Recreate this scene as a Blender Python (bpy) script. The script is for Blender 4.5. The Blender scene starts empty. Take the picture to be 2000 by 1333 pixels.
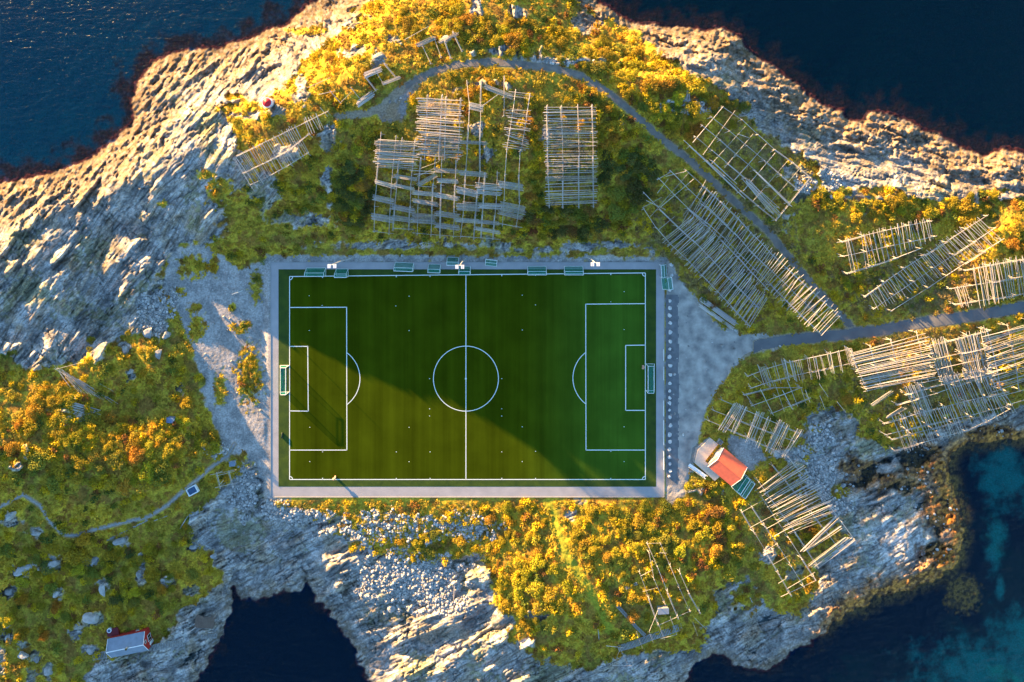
import bpy, math, random
import numpy as np
from mathutils import Vector, Matrix, Quaternion

# ------------------------------------------------------------------ camera, light, exposure
K = 0.145                 # metres per photo pixel at pitch level (photo 2000 x 1333)
HC = 170.0                # camera height above the pitch
CY = (666.5 - 380.0) * K  # the point straight below the camera
SEA = -3.6
SUN_EL, SUN_AZ = 6.5, 135.0
sc = bpy.context.scene
col = sc.collection
cam_d = bpy.data.cameras.new("camera"); cam = bpy.data.objects.new("camera", cam_d); col.objects.link(cam)
cam.location = (0, CY, HC); cam.rotation_euler = (0, 0, 0)
cam_d.sensor_width = 36; cam_d.lens = 36 * HC / (2000 * K); cam_d.shift_y = -(666.5 - 380.0) / 2000
cam_d.clip_start = 1; cam_d.clip_end = 6000
sc.camera = cam
world = bpy.data.worlds.new("World"); sc.world = world; world.use_nodes = True
wn = world.node_tree.nodes; wl = world.node_tree.links
sky = wn.new('ShaderNodeTexSky'); sky.sky_type = 'NISHITA'; sky.sun_disc = False
sun_dir = Vector((-1, 1, 0)).normalized() * math.cos(math.radians(SUN_EL)) + Vector((0, 0, math.sin(math.radians(SUN_EL))))
sky.sun_elevation = math.radians(SUN_EL); sky.sun_rotation = math.radians(-45); sky.air_density = 1.0; sky.dust_density = 0.4; sky.ozone_density = 3.0
wl.new(sky.outputs[0], wn['Background'].inputs[0]); wn['Background'].inputs[1].default_value = 0.112
sun_d = bpy.data.lights.new("sun", 'SUN'); sun_d.energy = 5.0; sun_d.angle = math.radians(0.45); sun_d.color = (1.0, 0.62, 0.24)
sun = bpy.data.objects.new("sun", sun_d); col.objects.link(sun)
sun.rotation_euler = sun_dir.to_track_quat('Z', 'Y').to_euler()
sc.view_settings.view_transform = 'Standard'; sc.view_settings.look = 'None'
sc.view_settings.exposure = 2.76; sc.view_settings.gamma = 1

R = random.Random(11)
rs = np.random.RandomState(5)

# ------------------------------------------------------------------ numpy noise and fields
_tab = rs.rand(65536).astype(np.float32)
def _h(i, j, s):
    return _tab[((i.astype(np.int64) * 73856093) ^ (j.astype(np.int64) * 19349663) ^ (s * 83492791)) & 0xFFFF]
def perlin(x, y, s=0):
    x0 = np.floor(x); y0 = np.floor(y); fx = x - x0; fy = y - y0
    u = fx * fx * fx * (fx * (fx * 6 - 15) + 10); v = fy * fy * fy * (fy * (fy * 6 - 15) + 10)
    def g(dx, dy):
        a = _h(x0 + dx, y0 + dy, s) * 6.2831853
        return np.cos(a) * (fx - dx) + np.sin(a) * (fy - dy)
    return ((g(0, 0) * (1 - u) + g(1, 0) * u) * (1 - v) + (g(0, 1) * (1 - u) + g(1, 1) * u) * v) * 1.5
def fbm(x, y, o=4, s=0, gain=.5):
    t = 0; a = 1
    for k in range(o):
        t = t + a * perlin(x * 2 ** k, y * 2 ** k, s + k * 17); a *= gain
    return t
def worley(x, y, s=0):
    x0 = np.floor(x); y0 = np.floor(y)
    f1 = np.full(x.shape, 9., np.float32); f2 = f1.copy(); idv = f1.copy()
    for i in (-1, 0, 1):
        for j in (-1, 0, 1):
            a = x0 + i; b = y0 + j
            r1 = _h(a, b, s); r2 = _h(a, b, s + 7)
            d = np.hypot(a + r1 - x, b + r2 - y)
            n = d < f1
            f2 = np.where(n, f1, np.minimum(f2, d)); idv = np.where(n, _h(a, b, s + 13), idv); f1 = np.where(n, d, f1)
    return f1, f2, idv
def sst(a, b, x):
    t = np.clip((x - a) / (b - a), 0, 1); return t * t * (3 - 2 * t)

ST = 2
us = np.arange(-160, 2161, ST).astype(np.float32); vs = np.arange(-120, 1455, ST).astype(np.float32)
U, V = np.meshgrid(us, vs)
CS = 8
cu = np.arange(-160, 2169, CS).astype(np.float32); cv = np.arange(-120, 1463, CS).astype(np.float32)
CU, CV = np.meshgrid(cu, cv)
def up(c):
    fu = (us + 160) / CS; fv = (vs + 120) / CS
    i = np.minimum(fu.astype(int), c.shape[1] - 2); j = np.minimum(fv.astype(int), c.shape[0] - 2)
    a = (fu - i)[None, :]; b = (fv - j)[:, None]
    J, I = j[:, None], i[None, :]
    return (c[J, I] * (1 - a) + c[J, I + 1] * a) * (1 - b) + (c[J + 1, I] * (1 - a) + c[J + 1, I + 1] * a) * b
def blur(a, r, n=2):
    for _ in range(n):
        for ax in (0, 1):
            p = np.pad(a, [(r + 1, r) if k == ax else (0, 0) for k in (0, 1)], mode='edge')
            c = np.cumsum(p, axis=ax, dtype=np.float64)
            a = ((c[2 * r + 1:, :] - c[:-2 * r - 1, :]) if ax == 0 else (c[:, 2 * r + 1:] - c[:, :-2 * r - 1])) / (2 * r + 1)
    return a.astype(np.float32)
def segd(pts, x, y, closed):
    d = np.full(x.shape, 1e9, np.float32); n = len(pts)
    for k in range(n if closed else n - 1):
        ax, ay = pts[k][:2]; bx, by = pts[(k + 1) % n][:2]
        vx, vy = bx - ax, by - ay; L = vx * vx + vy * vy + 1e-9
        t = np.clip(((x - ax) * vx + (y - ay) * vy) / L, 0, 1)
        d = np.minimum(d, (x - ax - t * vx) ** 2 + (y - ay - t * vy) ** 2)
    return np.sqrt(d)
def inside(pts, x, y):
    r = np.zeros(x.shape, bool); n = len(pts)
    for k in range(n):
        ax, ay = pts[k]; bx, by = pts[(k + 1) % n]
        if ay == by: continue
        c = ((ay > y) != (by > y)) & (x < (bx - ax) * (y - ay) / (by - ay) + ax)
        r ^= c
    return r
def sdf(pts, x, y):
    d = segd(pts, x, y, True); return np.where(inside(pts, x, y), d, -d)
def fsdf(pts): return up(sdf(pts, CU, CV))
def win(pts, hw):                       # distance to a polyline, computed in its own window only
    o = np.full(U.shape, 999., np.float32)
    a = [p[0] for p in pts]; b = [p[1] for p in pts]; m = hw + 40
    i0 = max(0, int((min(a) - m + 160) / ST)); i1 = min(len(us), int((max(a) + m + 160) / ST))
    j0 = max(0, int((min(b) - m + 120) / ST)); j1 = min(len(vs), int((max(b) + m + 120) / ST))
    o[j0:j1, i0:i1] = segd(pts, U[j0:j1, i0:i1], V[j0:j1, i0:i1], False); return o

COAST = [(-160,430),(-60,380),(0,357),(60,347),(110,338),(160,322),(190,298),(225,272),(255,247),(262,220),(256,195),(268,165),(285,145),(303,122),(330,107),(370,98),(420,96),(455,88),(490,76),(520,62),(560,45),(590,25),(620,2),(660,-30),(720,-120),(1060,-120),(1110,-50),(1150,-5),(1200,22),(1235,48),(1300,55),(1370,58),(1415,58),(1445,78),(1470,108),(1505,130),(1535,148),(1560,165),(1570,188),(1600,203),(1640,217),(1655,236),(1687,238),(1698,222),(1735,220),(1775,237),(1820,262),(1858,275),(1868,288),(1890,293),(1920,308),(1937,298),(1965,291),(1990,300),(2030,312),(2160,345),
(2160,830),(2060,852),(2000,853),(1940,856),(1880,862),(1852,885),(1846,930),(1862,965),(1872,1010),(1876,1060),(1866,1095),(1842,1118),(1800,1133),(1765,1150),(1715,1163),(1692,1180),(1650,1192),(1625,1208),(1595,1250),(1550,1270),(1500,1308),(1455,1303),(1405,1275),(1372,1285),(1345,1318),(1330,1360),(1300,1453),
(745,1453),(722,1333),(705,1290),(690,1262),(668,1228),(640,1192),(618,1175),(608,1148),(597,1135),(583,1160),(545,1155),(500,1168),(472,1168),(452,1148),(455,1180),(442,1215),(424,1258),(402,1300),(378,1333),(345,1453),(-160,1453)]
dco = fsdf(COAST)
dco = dco + 7 * sst(950, 1080, V) * perlin(U / 15, V / 15, 8) + 5 * fbm(U / 34, V / 34, 3, 3) + 2.5 * perlin(U / 7, V / 7, 9)

CP = [(520,505,0),(700,490,.6),(900,488,.6),(1100,488,.7),(1290,490,1),(540,800,0),(540,1000,-.3),(900,985,0),(1250,985,0),(1330,700,.1),(1330,900,.1),(1410,700,.2),
(700,470,2.5),(900,470,2.8),(1100,470,2.5),(1220,470,2.5),(760,440,4.5),(900,455,4),(1000,440,4.5),(760,330,11),(860,400,9.5),(860,330,13),(900,220,15.2),(850,250,15),(950,200,15),(1000,250,14.6),(860,170,14.2),(930,310,13.8),(1000,340,12),(1100,400,6.5),(1100,290,12.8),(1100,220,13.2),(1160,240,12.2),(1200,300,9),(1200,400,5.5),(1250,450,3),(1050,130,13.5),(930,110,14.2),(800,170,15),(740,210,14.5),(900,50,13),(1000,80,13),(1100,100,12),(1200,150,11),(1300,200,10),(1400,200,7),(1300,270,8.5),(1400,370,5),(1500,450,2.8),(1640,620,.8),(1450,300,5),(1550,350,4),(1600,400,4),(1500,200,2),(1700,300,-1),(1700,400,5),(1800,350,1),(1900,350,1),(1850,400,5),(1950,420,5),(1740,470,5),(1850,480,4.5),(1950,550,3),(1750,580,1.8),(1700,650,.8),(2000,600,1.5),(1400,500,1.8),(1450,560,1.2),(1350,480,2.2),(1350,580,.4),
(640,300,13),(600,250,14.5),(520,220,15),(620,180,15),(700,130,15.5),(780,60,13),(650,60,9),(560,120,10),(480,160,9),(450,230,12),(400,180,6),(330,180,2),(350,300,10),(280,330,8),(250,250,2),(200,330,2),(430,330,11),(500,320,13.5),(480,380,9),(450,440,5),(520,440,3.5),(600,430,5),(650,400,8),(560,350,10),(600,330,11.5),(420,400,8),(390,440,6),(410,500,1),(340,430,6),(300,430,6),(210,420,7),(150,480,7.5),(80,500,7),(0,520,6.5),(0,450,3),(100,420,3.5),(0,600,7),(60,600,6.6),(150,560,6.5),(250,520,4.5),(320,500,3),(350,480,2.5),(300,570,1.5),(200,620,3),(120,660,4.5),(330,600,.8),(0,700,6),(400,560,.3),(450,600,.2),(470,700,.3),(480,850,.2),(450,860,0),
(240,690,7.5),(270,640,3),(310,655,1.8),(215,640,4),(180,720,6),(300,690,5.5),(350,700,1.8),(300,760,1.2),(250,790,1),(350,805,2.6),(415,850,0),(380,760,1),(100,740,6.4),(60,800,7.4),(0,985,9),(0,850,9),(-60,930,11),(150,850,7.4),(250,880,6.3),(200,950,6),(100,900,8),(0,950,9.3),(300,900,5.4),(385,895,3.4),(350,945,3),(350,860,4.4),(420,940,-1),(300,800,3),(60,1000,6),(0,1050,5),(150,1050,1.5),(120,980,6),(300,955,4),(250,1050,-.5),(350,1050,-1.5),(450,1000,-2.5),(100,1150,1),(200,1200,-.3),(300,1150,-.5),(400,1150,-3),(0,1200,2),(0,1333,1),(100,1300,-.5),(240,1250,-2),(350,1260,-3.5),(200,1333,-2.5),(440,950,-2),(480,960,-2.2),(520,1000,-2.2),(580,1050,-2.3),(560,1100,-3.3),(640,1020,-1),(700,1080,-1.2),(660,1110,-1.8),(750,1050,-.8),(850,1000,-.5),(800,1150,-2.3),(900,1150,-2.3),(950,1050,-1),(750,1230,-3),(850,1250,-1.2),(950,1250,0),(1000,1200,1.5),(1050,1100,1.8),(1000,1000,-.2),(1100,1000,.3),(1100,1200,2.5),(1200,1100,2.5),(1200,1000,1),(1300,1100,2),(1400,1100,1),(1300,1000,.5),(1400,1000,.3),(1200,1250,0),(1300,1250,-1),(1050,1290,0),(1100,1333,-3),(1300,1180,1),(1370,1200,-1),(1450,1000,0),(1500,950,-.3),(1550,1050,-1),(1500,1100,-1),(1450,1180,-2.5),(1600,1130,-2.5),(1550,1220,-3.3),(1650,1050,-2.2),(1750,1050,-2.6),(1800,1020,-3),(1650,1000,-3),(1650,920,-3.8),(1600,900,-2.5),(1560,850,-.7),(1500,800,0),(1450,760,.3),(1500,720,.5),(1600,700,.7),(1600,800,-1),(1700,700,1.3),(1800,680,2),(1900,650,2),(2000,620,2),(1700,780,0),(1800,780,.5),(1900,750,.7),(2000,720,1),(1750,860,-2.5),(1850,820,-3),(1950,790,-2.5),(1750,920,-4),(1800,950,-4.6),
(-160,520,7),(-160,900,11),(-160,1300,1),(2160,420,5),(2160,600,2),(2160,750,1),(900,-120,8),(200,1453,-3),(1000,1453,-4)]
P = np.array(CP, float); P[:, 2] = np.where(P[:, 2] < 0, P[:, 2] * .75, P[:, 2])
def tps(r): return r * r * np.log(r + 1e-6)
n = len(P); pu = P[:, :2] / 1000
D = np.hypot(pu[:, None, 0] - pu[None, :, 0], pu[:, None, 1] - pu[None, :, 1])
A = np.zeros((n + 3, n + 3)); A[:n, :n] = tps(D) + np.eye(n) * 3e-4; A[:n, n] = 1; A[:n, n + 1:] = pu; A[n, :n] = 1; A[n + 1:, :n] = pu.T
wgt = np.linalg.solve(A, np.concatenate([P[:, 2], [0, 0, 0]]))
T = np.zeros(CU.shape)
for k in range(n): T += wgt[k] * tps(np.hypot(CU / 1000 - pu[k, 0], CV / 1000 - pu[k, 1]))
T += wgt[n] + wgt[n + 1] * CU / 1000 + wgt[n + 2] * CV / 1000
# the hill crest may rise no higher than the line along which its shadow ends on the pitch
sk = [(-520,460),(-460,420),(-400,340),(-330,322),(-240,330),(-200,400),(-160,460),(-110,530),(-90,600),(-65,650),(-40,680),(0,745),(20,790),(70,855),(105,905),(155,1000),(170,1040),(200,1120),(240,1200),(365,1335),(460,1430),(560,1600),(900,1740),(1100,1800),(2000,2200)]
TS = math.tan(math.radians(SUN_EL)) * math.sqrt(2) * K
cap = (np.interp(CU - CV, [a for a, b in sk], [b for a, b in sk]) - CU) * TS - 1.5 * sst(-120, -200, CU - CV)
cap = np.maximum(cap, .25)
west = sst(330, 230, CV - 0) * 0
okc = sst(-500, -430, CU - CV)
kk = .6
soft = -np.log(np.exp(-np.clip(T, -30, 30) / kk) + np.exp(-np.clip(cap, -3, 30) / kk)) * kk
wc = sst(-10, 70, cap / TS) * okc * sst(20, 110, CU)
T = T * (1 - wc) + np.minimum(T, soft) * wc
base = blur(up(T.astype(np.float32)), 5, 2)

# ---- regions
ROCK = [[(-200,380),(170,290),(240,140),(420,80),(620,-30),(700,-140),(770,-140),(730,0),(690,30),(640,80),(590,120),(560,170),(520,190),(500,235),(440,225),(470,300),(500,345),(440,395),(450,450),(400,480),(350,480),(320,510),(310,560),(330,610),(310,660),(250,655),(200,680),(160,705),(100,720),(50,690),(0,690),(-200,720)],
[(1040,-140),(1130,20),(1190,40),(1240,60),(1290,105),(1350,140),(1400,165),(1435,205),(1480,250),(1540,290),(1600,325),(1625,380),(1600,395),(1640,370),(1720,365),(1800,388),(1880,392),(1940,370),(2160,390),(2160,200),(1500,-20)],
[(370,1010),(430,960),(470,930),(485,900),(530,980),(600,1000),(680,1020),(730,1070),(800,1100),(870,1090),(950,1080),(965,1180),(1010,1215),(990,1255),(1050,1285),(1150,1310),(1200,1285),(1290,1270),(1350,1265),(1390,1205),(1400,1150),(1460,1130),(1500,1190),(1560,1200),(1600,1140),(1590,1105),(1660,1055),(1620,1000),(1560,915),(1590,880),(1610,840),(1560,820),(1600,795),(1660,800),(1680,850),(1740,880),(1800,855),(1880,820),(1960,800),(2160,780),(2160,1000),(1900,1453),(600,1453),(180,1453),(170,1320),(200,1285),(330,1250),(350,1195),(400,1165),(440,1135),(410,1080),(375,1050)]]
OUT = [(690,100,24,10),(735,118,18,16),(770,75,18,7),(650,35,60,22),(560,95,40,30),(930,15,14,22),(1010,30,16,14),(1150,45,30,20),(870,75,14,8),(1080,118,60,6),(985,100,40,8),
(540,215,22,10),(590,180,14,25),(640,270,18,26),(560,300,25,20),(470,330,30,20),(520,370,30,40),(600,430,60,14),(640,360,8,40),(700,480,70,6),(790,476,60,7),(900,480,60,5),(960,477,30,9),(1040,488,60,6),(1140,482,40,8),(1200,478,25,7),(1275,492,6,8),
(930,255,14,18),(950,300,12,20),(1065,270,16,14),(1215,230,8,10),(895,180,10,10),(960,165,30,6),
(1620,345,14,28),(1645,330,14,18),(1555,390,10,16),(1700,410,12,8),(1880,385,25,12),(1700,385,60,6),(1770,350,70,8),(1830,372,60,6),(1960,380,30,10),(1550,335,40,14),(1570,370,14,14),
(60,690,40,25),(90,710,25,12),(245,680,12,14),(255,735,10,10),(190,690,20,12),(350,760,8,10),(120,800,14,8),(35,908,10,10),(50,880,8,14),(70,1040,14,8),(20,1015,20,12),(235,1057,20,9),(105,1100,18,14),(185,1095,16,10),(200,1145,9,20),(45,1115,28,12),(20,1155,14,12),(70,1285,16,14),(45,1260,14,9),(15,1245,8,20),(95,1310,12,16),(60,1320,12,16),(175,1210,22,14),(110,1160,10,9),(330,1135,14,9),(275,1125,8,14),(280,1105,8,12),(380,1070,10,8),(370,1155,18,8),(150,1230,12,20),(175,1270,14,12),(0,1280,14,30),
(1050,1200,20,16),(1020,1260,40,8),(1075,1170,8,8),(1110,1010,10,14),(1130,975,10,8),(1350,955,40,6),(1280,1030,10,10),(1560,905,20,10),(1600,860,30,14),(1630,830,20,16),(1540,885,30,12),(1500,1085,20,14),(1550,1120,14,14),(1590,600,16,10),(1530,430,8,14)]
rk = np.full(CU.shape, -999., np.float32)
for p in ROCK: rk = np.maximum(rk, sdf(p, CU, CV))
rk = up(rk)
for (a, b, ra, rb) in OUT:
    e = np.hypot((U - a) / ra, (V - b) / rb); rk = np.maximum(rk, (1 - e) * min(ra, rb))
rk = rk + 9 * fbm(U / 26, V / 26, 3, 21) + 4 * perlin(U / 7, V / 7, 23)
rock = sst(-2.5, 2.5, rk)
rock = np.maximum(rock, sst(16, 8, dco))
# vegetation tongues inside the rock slopes
VEGI = [(470,210,40,14),(455,190,20,8),(430,375,30,30),(470,440,40,40),(380,500,30,25),(400,340,20,10),(640,140,50,20),(600,60,40,8),(320,400,14,6),(60,850,60,30),(690,1035,40,14),(700,1065,25,10),(1480,75,8,5),(1560,310,12,14),(1340,1250,40,18),(1460,1165,30,26),(1760,870,14,6),(1640,960,20,14)]
vi = np.full(U.shape, -9., np.float32)
for (a, b, ra, rb) in VEGI: vi = np.maximum(vi, 1 - np.hypot((U - a) / ra, (V - b) / rb))
rock = rock * (1 - sst(-.1, .25, vi + .55 * fbm(U / 12, V / 12, 3, 31)))

GRAV = [[(335,485),(400,475),(470,525),(532,500),(532,990),(505,950),(480,885),(450,850),(420,790),(380,700),(350,620),(315,560)],
        [(1300,500),(1340,560),(1370,590),(1400,632),(1450,652),(1520,652),(1530,680),(1460,692),(1430,722),(1400,768),(1378,808),(1368,850),(1358,890),(1345,960),(1300,990)],
        [(520,498),(1300,500),(1300,516),(520,516)],[(735,215),(770,180),(810,150),(850,140),(800,190),(790,240),(740,240)],
        [(390,760),(420,740),(460,850),(480,880),(440,900),(430,860)],[(1420,850),(1480,860),(1500,900),(1460,920),(1420,880)]]
gv = np.full(CU.shape, -999., np.float32)
for p in GRAV: gv = np.maximum(gv, sdf(p, CU, CV))
gv = up(gv) + 5 * fbm(U / 16, V / 16, 3, 41)
grav = sst(-2, 3, gv)
gvv = 0
for (a, b, ra, rb) in [(488,735,24,60),(470,640,20,12),(500,560,14,30),(375,520,30,24),(350,570,12,8),(385,640,16,30),(380,600,14,12),(430,760,12,36),(455,600,10,8),(1345,930,14,22),(495,930,8,22),(420,520,10,20)]:
    gvv = np.maximum(gvv, sst(-.1, .35, 1 - np.hypot((U - a) / ra, (V - b) / rb) + .6 * fbm(U / 9, V / 9, 3, 43)))
grav = grav * (1 - gvv)
# scree: loose grey stones
scr = 0
for (a, b, ra, rb) in [(800,1130,110,60),(760,1030,110,30),(900,1030,70,30),(480,960,26,50),(600,1010,60,16),(540,990,30,26),(300,610,36,50),(330,590,22,30),(1600,930,40,50),(1565,890,30,20),(1600,850,36,26),(1640,985,24,24),(1100,120,50,8),(1625,355,20,24),(1570,360,26,18),(420,880,24,14),(1350,210,60,16),(720,1040,30,30),(880,1180,50,20)]:
    scr = np.maximum(scr, sst(-.1, .3, 1 - np.hypot((U - a) / ra, (V - b) / rb) + .5 * fbm(U / 18, V / 18, 3, 47)))
scr = scr * sst(4, 12, dco)

ROADS = {
 'main': ([(2165,578),(2000,600),(1900,617),(1800,631),(1720,645),(1640,655),(1560,662),(1490,672),(1440,690)], 11.5),
 'track': ([(1668,645),(1630,602),(1590,560),(1540,502),(1500,452),(1450,408),(1400,362),(1350,315),(1300,278),(1260,243),(1220,207),(1180,175),(1130,147),(1080,133),(1020,127),(960,121),(900,125),(850,138),(812,157),(775,182),(745,210),(715,222),(660,228)], 7.0),
 'foot': ([(-60,1010),(0,990),(45,966),(78,988),(98,1020),(122,1044),(145,1047),(180,1036),(240,1021),(290,1010),(330,985),(362,955),(385,938),(410,915),(445,890),(458,868)], 3.6),
 'foot2': ([(205,1058),(230,1045),(262,1030),(290,1016)], 2.8),
 'foot3': ([(1075,985),(1090,1040),(1110,1090),(1135,1130),(1165,1175),(1190,1230)], 4.0),
}
rd = {k: win(p, w) for k, (p, w) in ROADS.items()}
edge = 1.4 * perlin(U / 9, V / 9, 51)
road = sst(3, -2, rd['main'] - 12 + edge); road = np.maximum(road, sst(3, -2, rd['track'] - 7.5 + edge)); road = np.maximum(road, sst(2, -1, rd['foot'] - 4))
flat = sst(16, 4, np.maximum(np.maximum(514 - V, V - 970), np.maximum(529 - U, U - 1297)))
flat0 = sst(6, 1, np.maximum(np.maximum(512 - V, V - 972), np.maximum(527 - U, U - 1299)))

# ---- relief
def strata(ang, lx, ly, s):
    c, q = math.cos(math.radians(ang)), math.sin(math.radians(ang))
    wx = U + 12 * perlin(U / 110, V / 110, s + 1) + 3 * perlin(U / 25, V / 25, s + 3); wy = V + 12 * perlin(U / 110, V / 110, s + 2) + 3 * perlin(U / 25, V / 25, s + 4)
    a = (wx * c - wy * q) / lx; b = (wx * q + wy * c) / ly
    return fbm(a, b, 3, s, .6)
wL = sst(700, 500, U) * sst(900, 700, V); wT = sst(900, 1100, U) * sst(700, 500, V); wB = 1 - np.clip(wL + wT, 0, 1)
rough_ = .35 + .95 * sst(-.35, .35, perlin(U / 60, V / 60, 191) + .3 * perlin(U / 22, V / 22, 193))
S1 = strata(50, 170, 12, 61) * wL + strata(-16, 120, 11, 71) * wT + strata(28, 110, 14, 81) * wB
S2 = strata(52, 60, 4.2, 62) * wL + strata(-20, 40, 4.2, 72) * wT + strata(24, 44, 4.6, 82) * wB
chunk = 0.9 * sst(110, 20, dco) * sst(900, 700, V)
n0 = fbm(U / 70, V / 70, 2, 93)
def rot_(ang): 
    c, q = math.cos(math.radians(ang)), math.sin(math.radians(ang)); return (U * c - V * q), (U * q + V * c)
XA = sum(w_ * rot_(a_)[0] for w_, a_ in ((wL, 50), (wT, -16), (wB, 28))); XB = sum(w_ * rot_(a_)[1] for w_, a_ in ((wL, 50), (wT, -16), (wB, 28)))
def slabs(w, l, s):
    t = XB / w + 1.3 * fbm(XA / 260, XB / 90, 3, s); kq = np.floor(t); fr = t - kq
    sg = np.floor(XA / l + 9 * _h(kq, kq * 0, s + 1) + .5 * perlin(U / 30, V / 30, s + 2)); return fr, _h(kq, sg, s + 3)
fr1, sl1 = slabs(24, 120, 151); fr2, sl2 = slabs(8.5, 46, 161)
ledge = blur(.55 * fr1 * (.3 + sl1) + 1.1 * (sl1 - .5) + (.26 * fr2 * (.3 + sl2) + .34 * (sl2 - .5)), 1, 1)
chunk = fbm(XA / 34, XB / 13, 4, 141, .6) * sst(120, 20, dco) * sst(900, 700, V)
big = fbm(XA / 120, XB / 48, 3, 91)
groove = sst(.10, 0, np.abs(perlin(XA / 80, XB / 10, 181))) * (.4 + .8 * sst(-.3, .4, perlin(U / 40, V / 40, 183))) + .8 * sst(.06, 0, np.abs(perlin(XA / 24, XB / 70, 185))) + .7 * sst(.07, 0, np.abs(perlin(XA / 60, XB / 22, 187)))
f1, f2, wid = worley((XA + 14 * perlin(U / 25, V / 25, 4)) / 62, (XB + 9 * perlin(U / 25, V / 25, 5)) / 19, 95)
crack = sst(.0, .16, f2 - f1)
ridge = 1 - np.abs(S1) * 1.6
relief = rock * (1.4 * big * sst(5, 60, dco) + 1.1 * chunk + rough_ * (ledge * (.4 + .8 * sst(-.4, .3, n0)) - .55 * groove) + .12 * (ridge - .6) + .14 * (1 - 2 * np.abs(S2)) * (.45 + sst(-.5, .5, big)) + .3 * (wid - .5) * sst(.1, .7, .5 + big) - .35 * (1 - crack) * sst(-.2, .4, n0))
veg = np.clip(1 - rock - grav - road, 0, 1)
lump = fbm(U / 11, V / 11, 3, 101)
relief = relief + veg * (.13 * lump + .25 * fbm(U / 40, V / 40, 2, 103)) + grav * .05 * perlin(U / 5, V / 5, 105)
f1s, f2s, wids = worley(U / 5.5, V / 5.5, 111)
relief = relief * (1 - scr * .7) + scr * (.38 * np.sqrt(np.clip(1 - f1s * 1.25, 0, 1)) * (.4 + wids))
relief = relief * (1 - road) * (1 - flat)
relief = relief * sst(-10, 26, dco)
soft = lambda a, b, k: -np.logaddexp(-a / k, -b / k) * k
rise = np.where(V > 1000, .34, np.where(V > 880, .22, .13)) * np.maximum(dco, 0) + .15
ZL = SEA + soft(np.maximum(base - SEA, .4), rise, .5)
Z = np.where(dco > 0, ZL, SEA + .1 - 5 * (1 - np.exp(dco / 260)))
# tidal flat in the right hand cove
tid = 0
for (a, b, ra, rb) in [(1690,920,70,50),(1800,900,60,60),(1830,1000,45,60),(1940,845,90,18),(1750,950,70,30),(1830,1080,50,30)]:
    tid = np.maximum(tid, sst(0, .5, 1 - np.hypot((U - a) / ra, (V - b) / rb) + .3 * fbm(U / 20, V / 20, 3, 121)))
Z = Z * (1 - tid) + tid * (SEA + .12 + .3 * fbm(U / 14, V / 14, 4, 123))
for (a, b, ra, rb) in [(1740,970,34,18),(1700,885,42,20),(1730,915,26,12),(1850,840,60,7)]:
    m = sst(0, .5, 1 - np.hypot((U - a) / ra, (V - b) / rb) + .2 * fbm(U / 10, V / 10, 2, 125)); Z = Z * (1 - m) + m * (SEA + 1.3 + .5 * S1); tid = tid * (1 - m)
reef = sst(0, .4, 1 - np.hypot((U - 1880) / 42, (V - 1160) / 46) + .25 * fbm(U / 12, V / 12, 3, 127))
Z = Z * (1 - reef) + reef * (SEA - .25 + .2 * lump)
Z = Z + relief
Z = Z * (1 - flat) + flat * (-.06)
lot = sst(0, 14, up(sdf(GRAV[1], CU, CV))) * (1 - flat)
Z = Z * (1 - lot) + lot * (.05 + .03 * lump)
for nm, w in (('main', 12), ('track', 8)):
    m = sst(12, 0, rd[nm] - w); zb = blur(Z, 6, 2); Z = Z * (1 - m) + zb * m
Z = Z.astype(np.float32)

def hmap(u, v):
    x = min(max((u + 160) / ST, 0), len(us) - 1.001); y = min(max((v + 120) / ST, 0), len(vs) - 1.001)
    i, j = int(x), int(y); a, b = x - i, y - j
    return float((Z[j, i] * (1 - a) + Z[j, i + 1] * a) * (1 - b) + (Z[j + 1, i] * (1 - a) + Z[j + 1, i + 1] * a) * b)
def val(F, u, v):
    return float(F[min(max(int((v + 120) / ST), 0), F.shape[0] - 1), min(max(int((u + 160) / ST), 0), F.shape[1] - 1)])
def W(u, v, z):                       # photo pixel at height z -> world
    f = (HC - z) / HC
    return Vector(((u - 1000) * K * f, CY + ((666.5 - v) * K - CY) * f, z))
def pix(X, Y, z):
    f = HC / (HC - z); return 1000 + X * f / K, 666.5 - (CY + (Y - CY) * f) / K
def ground(X, Y):
    z = 0
    for _ in range(3): z = hmap(*pix(X, Y, z))
    return z
def at(u, v, h=0.0):                  # world point seen at pixel (u, v) and h above the ground
    z = hmap(u, v) + h
    for _ in range(3):
        p = W(u, v, z); z = ground(p.x, p.y) + h
    return W(u, v, z)

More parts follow.
